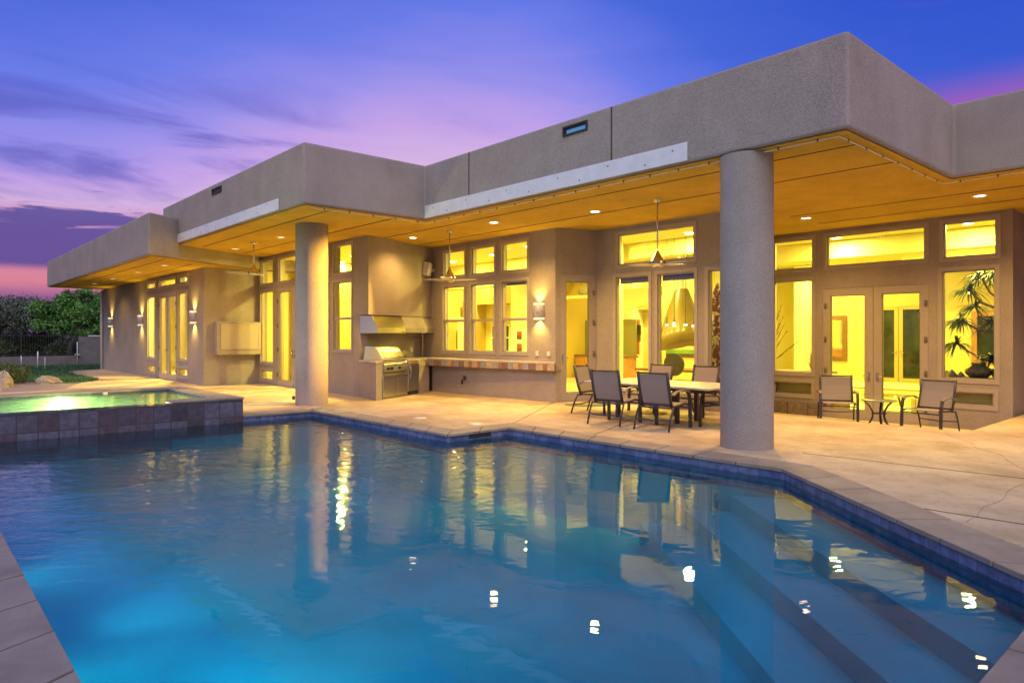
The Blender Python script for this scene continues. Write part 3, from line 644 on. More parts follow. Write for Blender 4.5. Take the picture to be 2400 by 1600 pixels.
def tiles(F, s0, s1, z0, z1, d):
    s = s0; k = random.randrange(5)
    while s < s1-.02:
        wd = .13 if pat[k % 14] == 1 else random.choice((.19, .22, .25)); e = min(s+wd, s1); m.fbox(F, s+.005, e-.005, d, d+.02, z0+.004, z1-.004, pat[k % 14]); s += wd; k += 1
FBAR = frame((-17.05, 11.88), (-12.16, 12.335)); tiles(FBAR, .02, FBAR.L-.0, .80, .968, 0); tiles(FC, 1.62, 2.93, .80, .968, .004)
m.fbox(FBAR, .0, FBAR.L, -.02, .002, .795, .968, 4); m.fbox(FBAR, .03, FBAR.L-.02, -.35, .0, .775, .797, 3)
m.build('tile_edge', ['slate1', 'slate2', 'slate3', 'slate4', 'mortar'], bar)
o = thing('hose_bib', 'small dark hose bib on the wall under the bar counter', 'tap', (-15.6, 12.2, .35))
MB().tube([(-15.62, 12.22, .45), (-15.62, 12.12, .45), (-15.62, 12.07, .40), (-15.62, 12.07, .30)], .03, 8).build('spout', 'iron', o); MB().tube([(-15.68, 12.14, .52), (-15.56, 12.14, .52)], .02, 8).build('valve', 'iron', o)
# grill
gr = thing('barbecue_grill', 'stainless steel barbecue grill built into the counter under the hood', 'grill', (-16.1, 10.2, 0))
m = MB(); FNs = FC
def prof(m, F, pr, s0, s1, mi=0, caps=True):
    n = len(pr)
    for i in range(n):
        (d0, z0), (d1, z1) = pr[i], pr[(i+1) % n]; m.poly([F(s0, d0, z0), F(s1, d0, z0), F(s1, d1, z1), F(s0, d1, z1)], mi)
    if caps: m.poly([F(s0, d, z) for d, z in pr][::-1], mi); m.poly([F(s1, d, z) for d, z in pr], mi)
prof(m, FC, [(-.02, 1.035), (-.05, 1.10), (-.14, 1.26), (-.26, 1.39), (-.56, 1.40), (-.62, 1.035)], .36, 1.54); m.build('lid', 'stain', gr, bevel=.008)
m = MB(); m.tube([FC(.42, .035, 1.10), FC(1.48, .035, 1.10)], .018, 10); [m.tube([FC(s, .035, 1.10), FC(s, -.04, 1.10)], .012, 8) for s in (.46, 1.44)]; m.build('lid_handle', 'chrome', gr)
MB().fbox(FC, .31, 1.58, -.66, .045, 1.0205, 1.036).build('rim', 'stain', gr)
m = MB(); prof(m, FC, [(.004, .72), (.06, .72), (.035, .93), (.004, .96)], .345, 1.56); cp_ = m.build('control_panel', 'stain', gr)
for s in (.52, .70, 1.12):
    kn = MB(); q0, q1 = FC(s, .045, .815), FC(s, .095, .81); kn.tube([q0, q1], .038, 14); kn.build('knob', 'black', cp_)
MB().fbox(FC, .80, .98, .05, .058, .87, .91).fbox(FC, 1.28, 1.5, .056, .062, .79, .83).build('maker_plate', 'bead', cp_)
m = MB().fbox(FC, .31, 1.57, .004, .035, .05, .60); dr = m.build('access_door', 'stain', gr, bevel=.006)
MB().fbox(FC, .33, 1.55, .035, .055, .565, .605).build('handle', 'chrome', dr); MB().fbox(FC, .935, .945, .035, .0365, .05, .56).build('door_gap', 'black', dr)
MB().fbox(FC, .33, 1.55, -.0, .012, .62, .71).build('gap', 'bead', gr)
fr = thing('outdoor_fridge', 'narrow stainless under counter fridge with curved handle right of the grill', 'fridge', (-16.5, 10.9, 0))
d_ = MB().fbox(FC, 1.64, 2.27, .004, .035, .12, .90).build('door', 'stain', fr, bevel=.006)
m = MB(); m.tube([FC(1.70, .035+.055*math.sin(math.pi*t/8), .84-.36*t/8) for t in range(9)], .013, 8); m.build('handle', 'chrome', d_)
MB().fbox(FC, 1.66, 2.25, .004, .02, .02, .11).build('kick_grille', 'black', fr)
hd_ = thing('range_hood', 'stainless vent hood mounted on the wall above the grill', 'hood', (-16.6, 10, 1.76))
HP = [(.004, 1.76), (.6, 1.76), (.6, 1.91), (.42, 2.24), (.004, 2.24)]
m = MB(); prof(m, FN, HP, 0.0, 1.34); m.build('canopy', 'stain', hd_, bevel=.006); MB().fbox(FN, 1.14, 1.28, .6, .603, 1.775, 1.80).build('badge', 'black', hd_)
sh = MB(); prof(sh, FN, [(.004, 1.77), (.59, 1.77), (.59, 1.92), (.42, 2.258), (.004, 2.258)], 1.345, 2.98); sh.build('hood_shelf', 'stucco', H_, bevel=.015)
ke = thing('kettle', 'small round steel pot standing on the counter left of the grill', 'kettle', (-16.72, 9.66, 1.02))
MB().lathe([(0, 0), (.07, 0), (.085, .05), (.075, .12), (.03, .15), (0, .16)], (-16.72, 9.66, 1.02), 18).build('body', 'chrome', ke); MB().tube([(-16.80, 9.66, 1.14), (-16.78, 9.66, 1.21), (-16.72, 9.66, 1.235), (-16.66, 9.66, 1.21), (-16.64, 9.66, 1.14)], .01, 6).build('handle', 'black', ke)
sp_ = thing('speaker', 'white outdoor speaker tilted on the wall beside the fan', 'speaker', (-17.55, 12.4, 3.7))
m = MB().hexa([(-.17, -.26, -.2), (.14, -.26, -.24), (.12, -.02, -.22), (-.12, -.02, -.18), (-.17, -.24, .22), (.14, -.3, .18), (.12, -.04, .2), (-.12, -.02, .24)]); o = m.build('cabinet', 'cream', sp_, bevel=.05, seg=3); o.matrix_parent_inverse = Matrix(); o.rotation_euler = (R(-14), R(6), R(25)); o.location = (0.02, -.12, 0)
MB().fbox(FK, -17.6, -17.5, 0, .14, 3.66, 3.76).build('bracket', 'cream', sp_)
# ================================================================ LAMPS ON THE HOUSE
def downlight(label, x, y, z, on, power=0, group=None, name='recessed_light'):
    t = thing(name, label, 'ceiling light', (x, y, z), group=group)
    MB().lathe([(.135, -.001), (.135, -.012), (.10, -.014), (.098, -.004)], (x, y, z), 24).build('trim', 'trim', t)
    MB().lathe([(.098, -.006), (0.0001, -.006)], (x, y, z), 24).build('lens', 'lamp' if on else 'lampdim', t)
    if power: lamp('bulb', 'SPOT', (x, y, z-.03), power, AMBER, t, (0, 0, 0), .09, 142, .75)
    return t
for lb, x, y, pw in [('bright recessed soffit light above the grill and white speaker', -16.15, 10.75, .42), ('bright recessed soffit light between the kitchen windows and the pool', -12.66, 10.75, 1.0),
                     ('bright recessed soffit light above the single glass door', -10.06, 11.46, .85), ('bright recessed soffit light right of the big column over the transoms', -7.35, 15.76, .8),
                     ('bright recessed soffit light near the right roof edge', -3.91, 15.77, .8)]:
    downlight(lb, x, y, ZS, True, SOFFIT_W*pw)
for lb, x, y, pw in [('dim recessed soffit light just left of the smaller column', -18.52, 7.97, .28), ('dim recessed soffit light above the left ceiling fan', -21.98, 7.97, .35)]:
    downlight(lb, x, y, ZS, False, SOFFIT_W*pw)
# spot added at the lamp before the kitchen windows to brighten the smaller column
q = Vector((-17.1, 7.25, 1.7))-Vector((-12.66, 10.75, 4.33)); lamp('column_fill_spot', 'SPOT', (-12.66, 10.75, 4.33), 6500, (1, .53, .06), None, q.to_track_quat('-Z', 'Y').to_euler(), .05, 48, .7)
# unseen lamps added to brighten the patio: behind the big column, beyond the frame
downlight('added recessed soffit light hidden over the dining end of the patio', -6.2, 11.46, ZS, True, SOFFIT_W*.9)
downlight('added recessed soffit light beyond the right edge of view', -.5, 15.77, ZS, True, SOFFIT_W*1.)
for lb, x in [('dim recessed light in the lower soffit nearest the middle roof', -24.3), ('dim recessed light in the lower soffit above the glass door pair', -27.6), ('dim recessed light in the lower soffit between the sconces', -31.5), ('dim recessed light in the lower soffit farthest to the left', -34.9)]:
    downlight(lb, x, 6.53, 3.985, False, SOFFIT_W*.13)

M['sconce_m'] = mat('mottled_metal', (.36, .35, .37), .45, metal=.4, var=.35, vscale=22); M['sg'] = mat('sconce_glow', (.9, .85, .6), .5, emit=(1, .82, .45), estr=1.6)
def sconce(label, x, y):
    t = thing('wall_sconce', label, 'wall lamp', (x, y, 2.08), group='half round wall sconces')
    c = (x, y, 2.08); A0, A1 = math.pi, 2*math.pi
    MB().lathe([(.182, .075), (.186, .08), (.186, .395), (.182, .40)], c, 28, a0=A0, a1=A1).build('shade', 'sconce_m', t)
    for z0, z1 in ((.418, .436), (.455, .48), (0, .025), (.042, .06)): MB().lathe([(.184, z0), (.187, z1)], c, 28, a0=A0, a1=A1).build('ring', 'sconce_m', t)
    MB().lathe([(.165, .02), (.165, .46)], c, 28, a0=A0, a1=A1).build('diffuser', 'sg', t)
    MB().box(x-.12, x+.12, y-.02, y, 2.12, 2.52).build('back_plate', 'iron', t)
    lamp('upper_bulb', 'SPOT', (x, y-.125, 2.53), SCONCE_W, SCONCEC, t, (R(180-13), 0, 0), .04, 112, .95)
    lamp('lower_bulb', 'SPOT', (x, y-.125, 2.11), SCONCE_W, SCONCEC, t, (R(13), 0, 0), .04, 112, .95)
sconce('half round wall sconce between the kitchen windows and the single door', -12.81, 12.45)
sconce('half round wall sconce at the far left corner by the down pipe', -37.27, 7.7)
sconce('half round wall sconce just left of the far glass door pair', -31.88, 7.7)
sconce('half round wall sconce on the pier right of the far glass door pair', -25.03, 7.7)

# ================================================================ CEILING FANS
def fan(label, x, y, ztop, zbot, angles, L=.68):
    t = thing('ceiling_fan', label, 'ceiling fan', (x, y, ZS), group='nickel ceiling fans under the soffit')
    MB().lathe([(.085, 0), (.085, -.02), (.05, -.05), (.02, -.06)], (x, y, ZS), 24).build('canopy', 'chrome', t)
    MB().tube([(x, y, ZS-.05), (x, y, ztop-.02)], .016, 12).build('rod', 'chrome', t)
    h = ztop-zbot
    mo = MB().lathe([(.018, h), (.03, h*.93), (.055, h*.78), (.10, h*.56), (.145, h*.36), (.165, h*.24), (.165, h*.16), (.15, h*.12), (.12, h*.05), (.08, .0), (.0001, .0)], (x, y, zbot), 36).build('motor', 'chrome', t)
    MB().lathe([(.167, h*.25), (.170, h*.22), (.167, h*.19)], (x, y, zbot), 36).build('band', 'iron', mo)
    zb = zbot+h*.16
    for an in angles:
        a = R(an); c, s = math.cos(a), math.sin(a); m = MB(); n = 7; top = []; bot = []
        for i in range(n+1):
            f = i/n; r = .13+(L-.13)*f; wd = (.045+.045*math.sin(math.pi*min(1, f*1.25)))*(1 if f < .93 else .55); tw = .22*(1-f)+.10
            for sg in (-1, 1): top.append((x+c*r-s*wd*sg, y+s*r+c*wd*sg, zb+sg*wd*tw+.02*f))
        for i in range(n):
            a0, b0, a1, b1 = top[2*i], top[2*i+1], top[2*i+2], top[2*i+3]; dn = lambda p: (p[0], p[1], p[2]-.012)
            m.hexa([dn(a0), dn(a1), dn(b1), dn(b0), a0, a1, b1, b0])
        m.build('blade', 'fanblade', t)
M['fanblade'] = mat('fan_blade', (.50, .46, .40), .4, metal=.35)
fan('brushed ceiling fan hanging left of the smaller column', -20.165, 7.849, 3.80, 3.46, (18, 138, 258), .78)
fan('brushed ceiling fan in front of the kitchen windows', -14.456, 10.765, 3.46, 3.09, (55, 215, 305), .70)
fan('brushed ceiling fan above the dining table', -8.375, 11.439, 3.42, 3.08, (62, 5, 200), .62)

# ================================================================ PATIO FURNITURE
def make_chair(label, loc, rz, group, name='patio_chair', W=.30, sl='sling'):
    t = thing(name, label, 'chair', loc, rz, group, local=True)
    for s in (-1, 1):
        xs = s*W; sx = (1, 0, 0)
        m = MB(); m.bar((xs, .36, 0), (xs, .345, .38), .055, .028, sx); m.strip([(xs, .345, .38), (xs, .335, .50), (xs, .30, .60), (xs, .25, .635)], .055, .024, sx); m.build('front_leg', 'bronze', t)
        m = MB(); m.tube([(xs, -.40, 0), (xs, -.33, .22), (xs, -.24, .40)], .016, 8); m.build('rear_leg', 'bronze', t)
        m = MB(); m.strip([(xs, -.26, .60), (xs, -.12, .655), (xs, .05, .668), (xs, .20, .655), (xs, .30, .62)], .062, .022, sx); m.build('arm', 'armc', t, bevel=.004)
    m = MB()
    for s in (-1, 1):
        xs = s*(W-.045); m.tube([(xs, -.20, .40), (xs, -.26, .55), (xs, -.31, .75), (xs, -.36, .99)], .023, 8, flat=1.15)
    m.tube([(-W+.045, -.357, .965), (W-.045, -.357, .965)], .016, 8); m.bar((-W+.045, -.215, .425), (W-.045, -.215, .425), .02, .05, (0, 1, 0)); m.build('back_frame', 'bronze', t)
    m = MB(); pts = [(-.217, .44), (-.265, .58), (-.315, .76), (-.352, .945)]; bw = W-.062
    for (y0, z0), (y1, z1) in zip(pts[:-1], pts[1:]):
        sag0 = .0; m.hexa([(-bw, y0, z0), (bw, y0, z0), (bw, y0+.008, z0), (-bw, y0+.008, z0), (-bw, y1, z1), (bw, y1, z1), (bw, y1+.008, z1), (-bw, y1+.008, z1)])
    m.build('back_sling', sl, t)
    m = MB()
    for s in (-1, 1): m.tube([(s*(W-.04), -.22, .40), (s*(W-.04), .02, .405), (s*(W-.04), .26, .425), (s*(W-.04), .335, .405)], .018, 8)
    m.tube([(-W, .33, .36), (W, .33, .36)], .014, 8); m.tube([(-W, -.24, .38), (W, -.24, .38)], .014, 8); m.build('seat_frame', 'bronze', t)
    m = MB(); pts = [(-.20, .405), (-.05, .395), (.10, .40), (.25, .43), (.34, .415)]
    for (y0, z0), (y1, z1) in zip(pts[:-1], pts[1:]): m.hexa([(-bw, y0, z0), (bw, y0, z0), (bw, y1, z1), (-bw, y1, z1), (-bw, y0, z0+.009), (bw, y0, z0+.009), (bw, y1, z1+.009), (-bw, y1, z1+.009)])
    m.build('seat_sling', 'slingl', t)
    m = MB(); m.strip([(-W, -.34, .19), (0, -.36, .17), (W, -.34, .19)], .02, .012, (0, 0, 1)); m.build('stretcher', 'bronze', t)
    return t
grp = 'sling dining chairs around the patio table'
c0 = make_chair('sling chair with its back to the pool, left one of the pair at the table', (-8.62, 10.40, 0), R(10), grp)
c0.scale = (1.16, 1.08, 1.06); bpy.context.view_layer.update()
dup(c0, (-7.52, 10.44, 0), R(7), 'sling chair with its back to the pool, right one nearer the column')
dup(c0, (-9.98, 11.42, 0), R(-78), 'sling chair at the left head of the table by the single door')
dup(c0, (-6.78, 11.46, 0), R(88), 'sling chair at the right head of the table half hidden behind the column')
dup(c0, (-9.45, 12.70, 0), R(180), 'sling chair on the window side of the table, left one facing the pool')
dup(c0, (-8.28, 12.72, 0), R(183), 'sling chair on the window side of the table, right one facing the pool')
c1 = make_chair('wide sling lounge chair turned to the small round table, left of the glass doors', (-6.42, 15.25, -.17), R(208), 'lounge chairs before the glass doors', 'lounge_chair', .36, 'slingl')
bpy.context.view_layer.update()
dup(c1, (-4.58, 15.1, -.17), R(172), 'wide sling lounge chair in front of the rightmost tall window')
tb_ = thing('dining_table', 'long patio dining table with a pale stone top and dark legs', 'table', (-8.3, 11.55, 0))
MB().box(-9.78, -6.80, 10.80, 12.34, .705, .745).build('tabletop', 'tabletop', tb_, bevel=.008)
MB().box(-9.6, -7.0, 10.98, 11.02, .64, .704).box(-9.6, -7.0, 12.12, 12.16, .64, .704).box(-9.6, -9.56, 11.02, 12.12, .64, .704).box(-7.04, -7.0, 11.02, 12.12, .64, .704).build('apron', 'bronze', tb_)
for x, y in [(-7.74, 11.86), (-7.74, 11.2), (-8.78, 11.95), (-9.2, 11.2)]: MB().box(x-.035, x+.035, y-.035, y+.035, 0, .70).build('leg', 'bronze', tb_)
st = thing('side_table', 'small round glass topped side table between the two lounge chairs', 'side table', (-5.55, 15.2, -.17))
MB().lathe([(0.0001, .53), (.33, .53), (.34, .52), (.33, .51), (0.0001, .51)], (-5.55, 15.2, -.17), 36).build('top', mat('green_table_glass', (.20, .24, .16), .15), st)
for k in range(3):
    a = R(100+120*k); q = lambda r, z: (-5.55+r*math.cos(a), 15.2+r*math.sin(a), z-.17)
    MB().strip([q(.29, .505), q(.20, .42), (q(.13, .30)), q(.12, .20), q(.17, .08), q(.25, 0)], .045, .02, (-math.sin(a), math.cos(a), 0)).build('leg', 'bronze', st)
MB().lathe([(.135, .24), (.15, .25), (.135, .26)], (-5.55, 15.2, -.17), 24).build('ring', 'bronze', st)
o = MB().lathe([(0.0001, .014), (.52, .014), (.54, .0)], (-11.35, 12.62, 0), 32, a0=R(-150), a1=R(70)).build('door_mat', 'matd'); tag(o, 'half round dark mat on the concrete before the single door', 'mat')

# ================================================================ INTERIOR (parts of the house)
def ipoly(name, pl, z, mt, up=True):
    m = MB()
    for t in tessellate_polygon([[Vector((x, y, 0)) for x, y in pl]]):
        q = [(pl[i][0], pl[i][1], z) for i in t]
        if ((Vector(q[1])-Vector(q[0])).cross(Vector(q[2])-Vector(q[0])).z > 0) != up: q = q[::-1]
        m.poly(q)
    return m.build(name, mt, H_)
ipoly('floor', [(-24, 9.82), (-17.2, 9.82), (-18.3, 12.72), (-12.5, 12.72), (-12.1, 13.85), (-8.2, 13.85), (-9.7, 17.8), (-13.2, 17.8), (-13.2, 29.5), (-34, 29.5), (-34, 13), (-24, 13)], .02, 'ifloor')
ipoly('floor', [(-39.3, 7.95), (-24.35, 7.95), (-24.35, 13), (-39.3, 13)], .02, 'ifloor')
ipoly('floor', [(-13.2, 18.19), (-4.0, 18.19), (-4.0, 23.4), (-13.2, 23.4)], -.42, 'carpet')
ipoly('floor', [(-13.2, 23.4), (-4.0, 23.4), (-4.0, 29.6), (-13.2, 29.6)], .02, 'carpet')
ipoly('ceiling', [(-34, 9.82), (-17.2, 9.82), (-18.3, 12.72), (-12.5, 12.72), (-12.1, 13.85), (-8.15, 13.85), (-9.75, 18.19), (-4.05, 18.19), (-4.05, 29.6), (-34, 29.6)], 4.40, 'iceil', False)
ipoly('ceiling', [(-39.3, 7.95), (-24.35, 7.95), (-24.35, 13), (-39.3, 13)], 3.975, 'iceil', False)
def iw(name, bx, mt='iwall'): return MB().box(*bx).build(name, mt, H_)
iw('inner_wall', (-39.2, -24.3, 12.6, 12.75, .02, 3.97)); iw('inner_wall', (-39.25, -39.2, 8, 12.6, .02, 3.97))
iw('inner_wall', (-24.4, -24.25, 9.85, 29.5, .02, 4.40))                       # left of the kitchen
iw('inner_wall', (-24.24, -18.75, 13.6, 13.75, .02, 4.40)); iw('inner_wall', (-18.74, -18.6, 12.75, 13.75, .02, 4.40))
iw('inner_wall', (-24.24, -18.9, 19.0, 19.15, .02, 4.40), 'iwall'); iw('inner_wall', (-19.05, -18.9, 19.16, 22.3, .02, 4.40), 'iwall2')
iw('inner_wall', (-18.88, -13.9, 22.3, 22.45, .02, 4.40)); iw('inner_wall', (-14.05, -13.9, 22.46, 26.9, .02, 4.40))
iw('inner_wall', (-13.88, -4.0, 26.9, 27.05, -.5, 4.40)); iw('inner_wall', (-4.06, -3.98, 18.2, 29, -.5, 4.40))
iw('step_riser', (-13.2, -4.05, 23.36, 23.42, -.42, .02), 'iwall2'); iw('step_riser', (-13.25, -13.2, 18.2, 23.4, -.42, .02), 'iwall2'); iw('step_riser', (-13.2, -9.7, 18.14, 18.19, -.42, .0), 'iwall2')
# dropped beams, alcoves and tall openings that the windows show as planes of yellow
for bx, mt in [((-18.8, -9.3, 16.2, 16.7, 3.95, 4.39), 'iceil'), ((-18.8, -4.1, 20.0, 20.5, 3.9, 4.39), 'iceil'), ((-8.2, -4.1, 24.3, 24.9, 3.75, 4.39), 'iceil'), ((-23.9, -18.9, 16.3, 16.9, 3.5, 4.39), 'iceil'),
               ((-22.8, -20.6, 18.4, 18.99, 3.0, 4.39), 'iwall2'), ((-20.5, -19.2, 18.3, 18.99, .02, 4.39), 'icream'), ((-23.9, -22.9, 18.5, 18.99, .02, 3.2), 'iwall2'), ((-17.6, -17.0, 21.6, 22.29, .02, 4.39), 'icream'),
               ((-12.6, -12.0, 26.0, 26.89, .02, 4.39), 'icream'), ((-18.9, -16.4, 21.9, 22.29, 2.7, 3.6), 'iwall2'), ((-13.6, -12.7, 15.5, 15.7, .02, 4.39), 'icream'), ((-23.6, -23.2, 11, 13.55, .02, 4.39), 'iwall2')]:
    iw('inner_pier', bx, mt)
m = MB(); n = 14                                                              # curved ceiling fin over the dining end
for i in range(n):
    f0, f1 = i/n, (i+1)/n; P = lambda f: (-16.9+2.5*f, 19.6+.5*math.sin(f*2.6)); a, b = P(f0), P(f1); zz = lambda f: 2.55+.6*f*f
    m.hexa([(*a, zz(f0)), (*b, zz(f1)), (b[0], b[1]+.15, zz(f1)), (a[0], a[1]+.15, zz(f0)), (*a, 3.4), (*b, 3.4), (b[0], b[1]+.15, 3.4), (a[0], a[1]+.15, 3.4)])
m.build('curved_bulkhead', 'iceil', H_)
# dark far window of the kitchen, glass block panel, far double doors
def farwin(F, s0, s1, z0, z1, nm='inner_window', rows=(), cols=()):
    m = MB(); rect_frame(m, F, s0, s1, z0, z1, .06, 0, .05)
    for z in rows: m.fbox(F, s0+.06, s1-.06, .005, .045, z-.02, z+.02)
    for s in cols: m.fbox(F, s-.02, s+.02, .006, .046, z0+.06, z1-.06)
    o = m.build(nm, 'white', H_); q = MB(); q.poly([F(s0+.06, .003, z0+.06), F(s1-.06, .003, z0+.06), F(s1-.06, .003, z1-.06), F(s0+.06, .003, z1-.06)]); q.build('pane', 'darkglass', o); return o
farwin(X(19.0), -22.5, -21.3, 1.0, 2.15, rows=(1.6,)); farwin(X(19.0), -21.0, -20.62, 1.0, 2.15)
farwin(X(13.6), -22.3, -21.2, .75, 2.05, 'glass_block_panel', rows=(1.0, 1.26, 1.52, 1.78), cols=(-22.02, -21.75, -21.48))
F26 = X(26.9)
for s0, s1, hs, fl in [(-9.95, -9.16, -9.24, -1), (-9.14, -8.3, -9.06, 1)]:
    m = MB(); rect_frame(m, F26, s0, s1, .03, 2.75, .13, .002, .05); o = m.build('inner_door', 'wood2', H_) if 'wood2' in M else m.build('inner_door', mat('honey_door', (.52, .36, .10), .5), H_)
    q = MB(); q.poly([F26(s0+.13, .004, .16), F26(s1-.13, .004, .16), F26(s1-.13, .004, 2.62), F26(s0+.13, .004, 2.62)]); q.build('pane', 'darkglass', o); handle(F26, hs, 1.05, o, .05, fl)
# lamps inside (in the ceilings that the windows show)
def room(label, x, y, z, k=1., grp=None):
    t = thing('ceiling_lamp', label, 'ceiling light', (x, y, z), group=grp)
    MB().lathe([(.16, -.001), (.16, -.014), (.12, -.016)], (x, y, z), 20).build('trim', 'white', t)
    MB().lathe([(.12, -.010), (.0001, -.010)], (x, y, z), 20).build('lens', 'lamp', t)
    lamp('bulb', 'AREA', (x, y, z-.03), ROOM_W*k, ROOMC, t, (0, 0, 0), .24)
for x, y in [(-15.2, 14.3), (-17.6, 14.9), (-20.2, 15.2), (-22.3, 17.8)]: room('round recessed lamp glowing in the kitchen ceiling', x, y, 4.39, .95, 'kitchen ceiling lamps')
for x, y in [(-10.4, 15.6), (-12.4, 14.8), (-13.6, 17.6), (-15.6, 20.9)]: room('round recessed lamp glowing in the dining room ceiling', x, y, 4.39, 1., 'dining room ceiling lamps')
for x, y in [(-5.0, 19.2), (-8.2, 19.4), (-9.4, 22.6), (-6.2, 23.0), (-11.3, 25.2)]: room('round recessed lamp glowing in the sitting room ceiling', x, y, 4.39, 1., 'sitting room ceiling lamps')
for x, y in [(-21.0, 11.6), (-23.0, 12.2), (-19.4, 12.0)]: room('round recessed lamp glowing behind the doors beside the small column', x, y, 4.39, 1.6, 'lamps behind the middle doors')
for x, y in [(-26.2, 9.4), (-28.8, 10.6), (-32.0, 10.4), (-29.5, 8.7)]: room('round recessed lamp glowing in the far left room', x, y, 3.965, 1.6, 'lamps in the far left room')

# ================================================================ THINGS SEEN THROUGH THE GLASS
hc = thing('fireplace_hood', 'tall copper cone fireplace hood with a slanted rim behind the dining windows', 'fireplace', (-13.1, 19, 1.4))
def slant(m, c, prof, sl, seg=40):
    b = len(m.v)
    for r, z in prof:
        for i in range(seg):
            an = 2*math.pi*i/seg; dx_ = r*math.cos(an); m.v.append((c[0]+dx_, c[1]+r*math.sin(an), c[2]+z+sl*dx_*(1 if z < .5 else 0)))
    for j in range(len(prof)-1):
        for i in range(seg): i2 = (i+1) % seg; m.f.append((b+j*seg+i, b+j*seg+i2, b+(j+1)*seg+i2, b+(j+1)*seg+i)); m.mi.append(0); m.sm.append(True)
    return m
cc = (-12.95, 19.0, 1.42)
o = slant(MB(), cc, [(.62, .20), (.80, .0), (.84, .02), (.74, .36), (.52, .95), (.30, 1.55), (.20, 1.78)], .28).build('cone', 'copper', hc)
MB().lathe([(.17, 1.76), (.17, 2.96)], cc, 32).build('flue', mat('pale_copper', (.62, .50, .32), .35, metal=.5), hc); MB().lathe([(.175, 2.2), (.185, 2.24), (.175, 2.28)], cc, 32).build('flue_band', 'orange', hc)
for k, (x, zb) in enumerate([(-11.36, 1.96), (-11.23, 1.94), (-11.12, 2.01), (-10.87, 1.96), (-10.75, 1.96), (-10.62, 1.93)]):
    y = 16.0+(.12 if k % 2 else -.05)
    p = thing('pendant_light', f'slim pendant light before the copper cone, {["leftmost", "second from left", "third from left", "third from right", "second from right", "rightmost"][k]} of six', 'pendant', (x, y, zb), group='slim pendant lights over the indoor table')
    MB().tube([(x, y, zb+.22), (x, y, 4.38)], .004, 5).build('cord', 'iron', p); MB().lathe([(.008, .24), (.018, .10), (.035, .05)], (x, y, zb), 12).build('stem', 'bronze', p)
    MB().lathe([(.036, .05), (.05, .02), (.045, .0), (.0001, -.005)], (x, y, zb), 14).build('shade', 'lampdim', p)
def thing1(o, label, cat, group=None): return tag(o, label, cat, group)
m = MB(); Fp = X(22.3)
for k in range(5): m.fbox(Fp, -15.9, -14.5, .0, .04, .86+.145*k, .86+.145*(k+1), k)
thing1(m.build('painting', ['dwood', 'leafA', 'stripe', 'dwood', 'orange']), 'wide painting of dark green and rust bands on the wall below the copper cone', 'painting')
m = MB(); Fp = X(21.6)
for k, (z0, z1, hw) in enumerate([(.95, 1.45, .10), (1.45, 1.72, .15), (1.72, 2.1, .17), (2.1, 2.32, .12)]): m.fbox(Fp, -17.3+.55-hw+.0, -17.3+.55+hw, .0, .05, z0, z1, k)
thing1(m.build('wall_carving', ['orange', 'leather', 'basalt', 'wood']), 'tall narrow carved wooden wall piece left of the copper cone', 'wall art')
t = thing('kitchenette', 'honey wood cabinets with a dark counter inside the left dining window', 'cabinet', (-17.6, 20.5, 0)); cb = MB()
for k in range(5): cb.box(-18.86+.52*k, -18.86+.52*k+.51, 20.3, 20.9, .1, .86)
cb.build('cabinet', 'wood', t, bevel=.008); MB().box(-18.88, -16.2, 20.26, 20.95, .862, .93).build('counter', 'leather', t); MB().box(-18.88, -16.3, 20.92, 20.96, .93, 2.3).build('mirror_panel', mat('olive_glass', (.22, .22, .05), .2), t)
t = thing('faucet', 'tall dark arched faucet on the counter inside the left dining window', 'faucet', (-18.0, 20.45, .93)); MB().tube([(-17.4, 20.45, .93), (-17.4, 20.45, 1.35), (-17.36, 20.42, 1.47), (-17.26, 20.38, 1.5), (-17.18, 20.36, 1.42), (-17.18, 20.36, 1.3)], .025, 8).build('spout', 'iron', t); MB().tube([(-17.45, 20.45, .93), (-17.45, 20.45, 1.1)], .03, 8).build('base', 'iron', t)
o = MB().lathe([(.0001, 0), (.12, 0), (.21, .14), (.22, .24), (.15, .38), (.07, .44)], (-17.3, 19.1, 3.16), 24).build('vase', 'vase'); tag(o, 'pale round vase on the ledge at the top of the left dining window', 'vase')
o = iw('vase_ledge', (-18.8, -16.4, 18.6, 19.6, 3.06, 3.155), 'iceil')
dt = thing('indoor_chair', 'round backed dark chair behind the patio chairs inside the dining window', 'chair', (-10.5, 15.4, .02))
m = MB()
Fb = X(15.2)
ring = [Fb(-10.62+.31*math.cos(2*math.pi*i/24), .0, .93+.30*math.sin(2*math.pi*i/24)) for i in range(24)]; m.poly(ring); m.poly([(x, y+.05, z) for x, y, z in ring][::-1])
for i in range(24): j = (i+1) % 24; a, b = ring[i], ring[j]; m.poly([a, b, (b[0], b[1]+.05, b[2]), (a[0], a[1]+.05, a[2])])
m.build('back', 'basalt', dt); MB().box(-10.9, -10.34, 15.25, 15.8, .42, .50).build('seat', 'basalt', dt)
for x in (-10.86, -10.40):
    for y in (15.28, 15.76): MB().box(x-.02, x+.02, y-.02, y+.02, .02, .42).build('leg', 'basalt', dt)
t = thing('indoor_table', 'dining table with a brown top inside the dining windows', 'table', (-11.2, 16.3, .02)); MB().box(-12.4, -9.9, 15.85, 16.9, .70, .76).build('top', 'leather', t); MB().box(-12.0, -11.8, 16.2, 16.5, .02, .70).box(-10.5, -10.3, 16.2, 16.5, .02, .70).build('leg', 'leather', t)
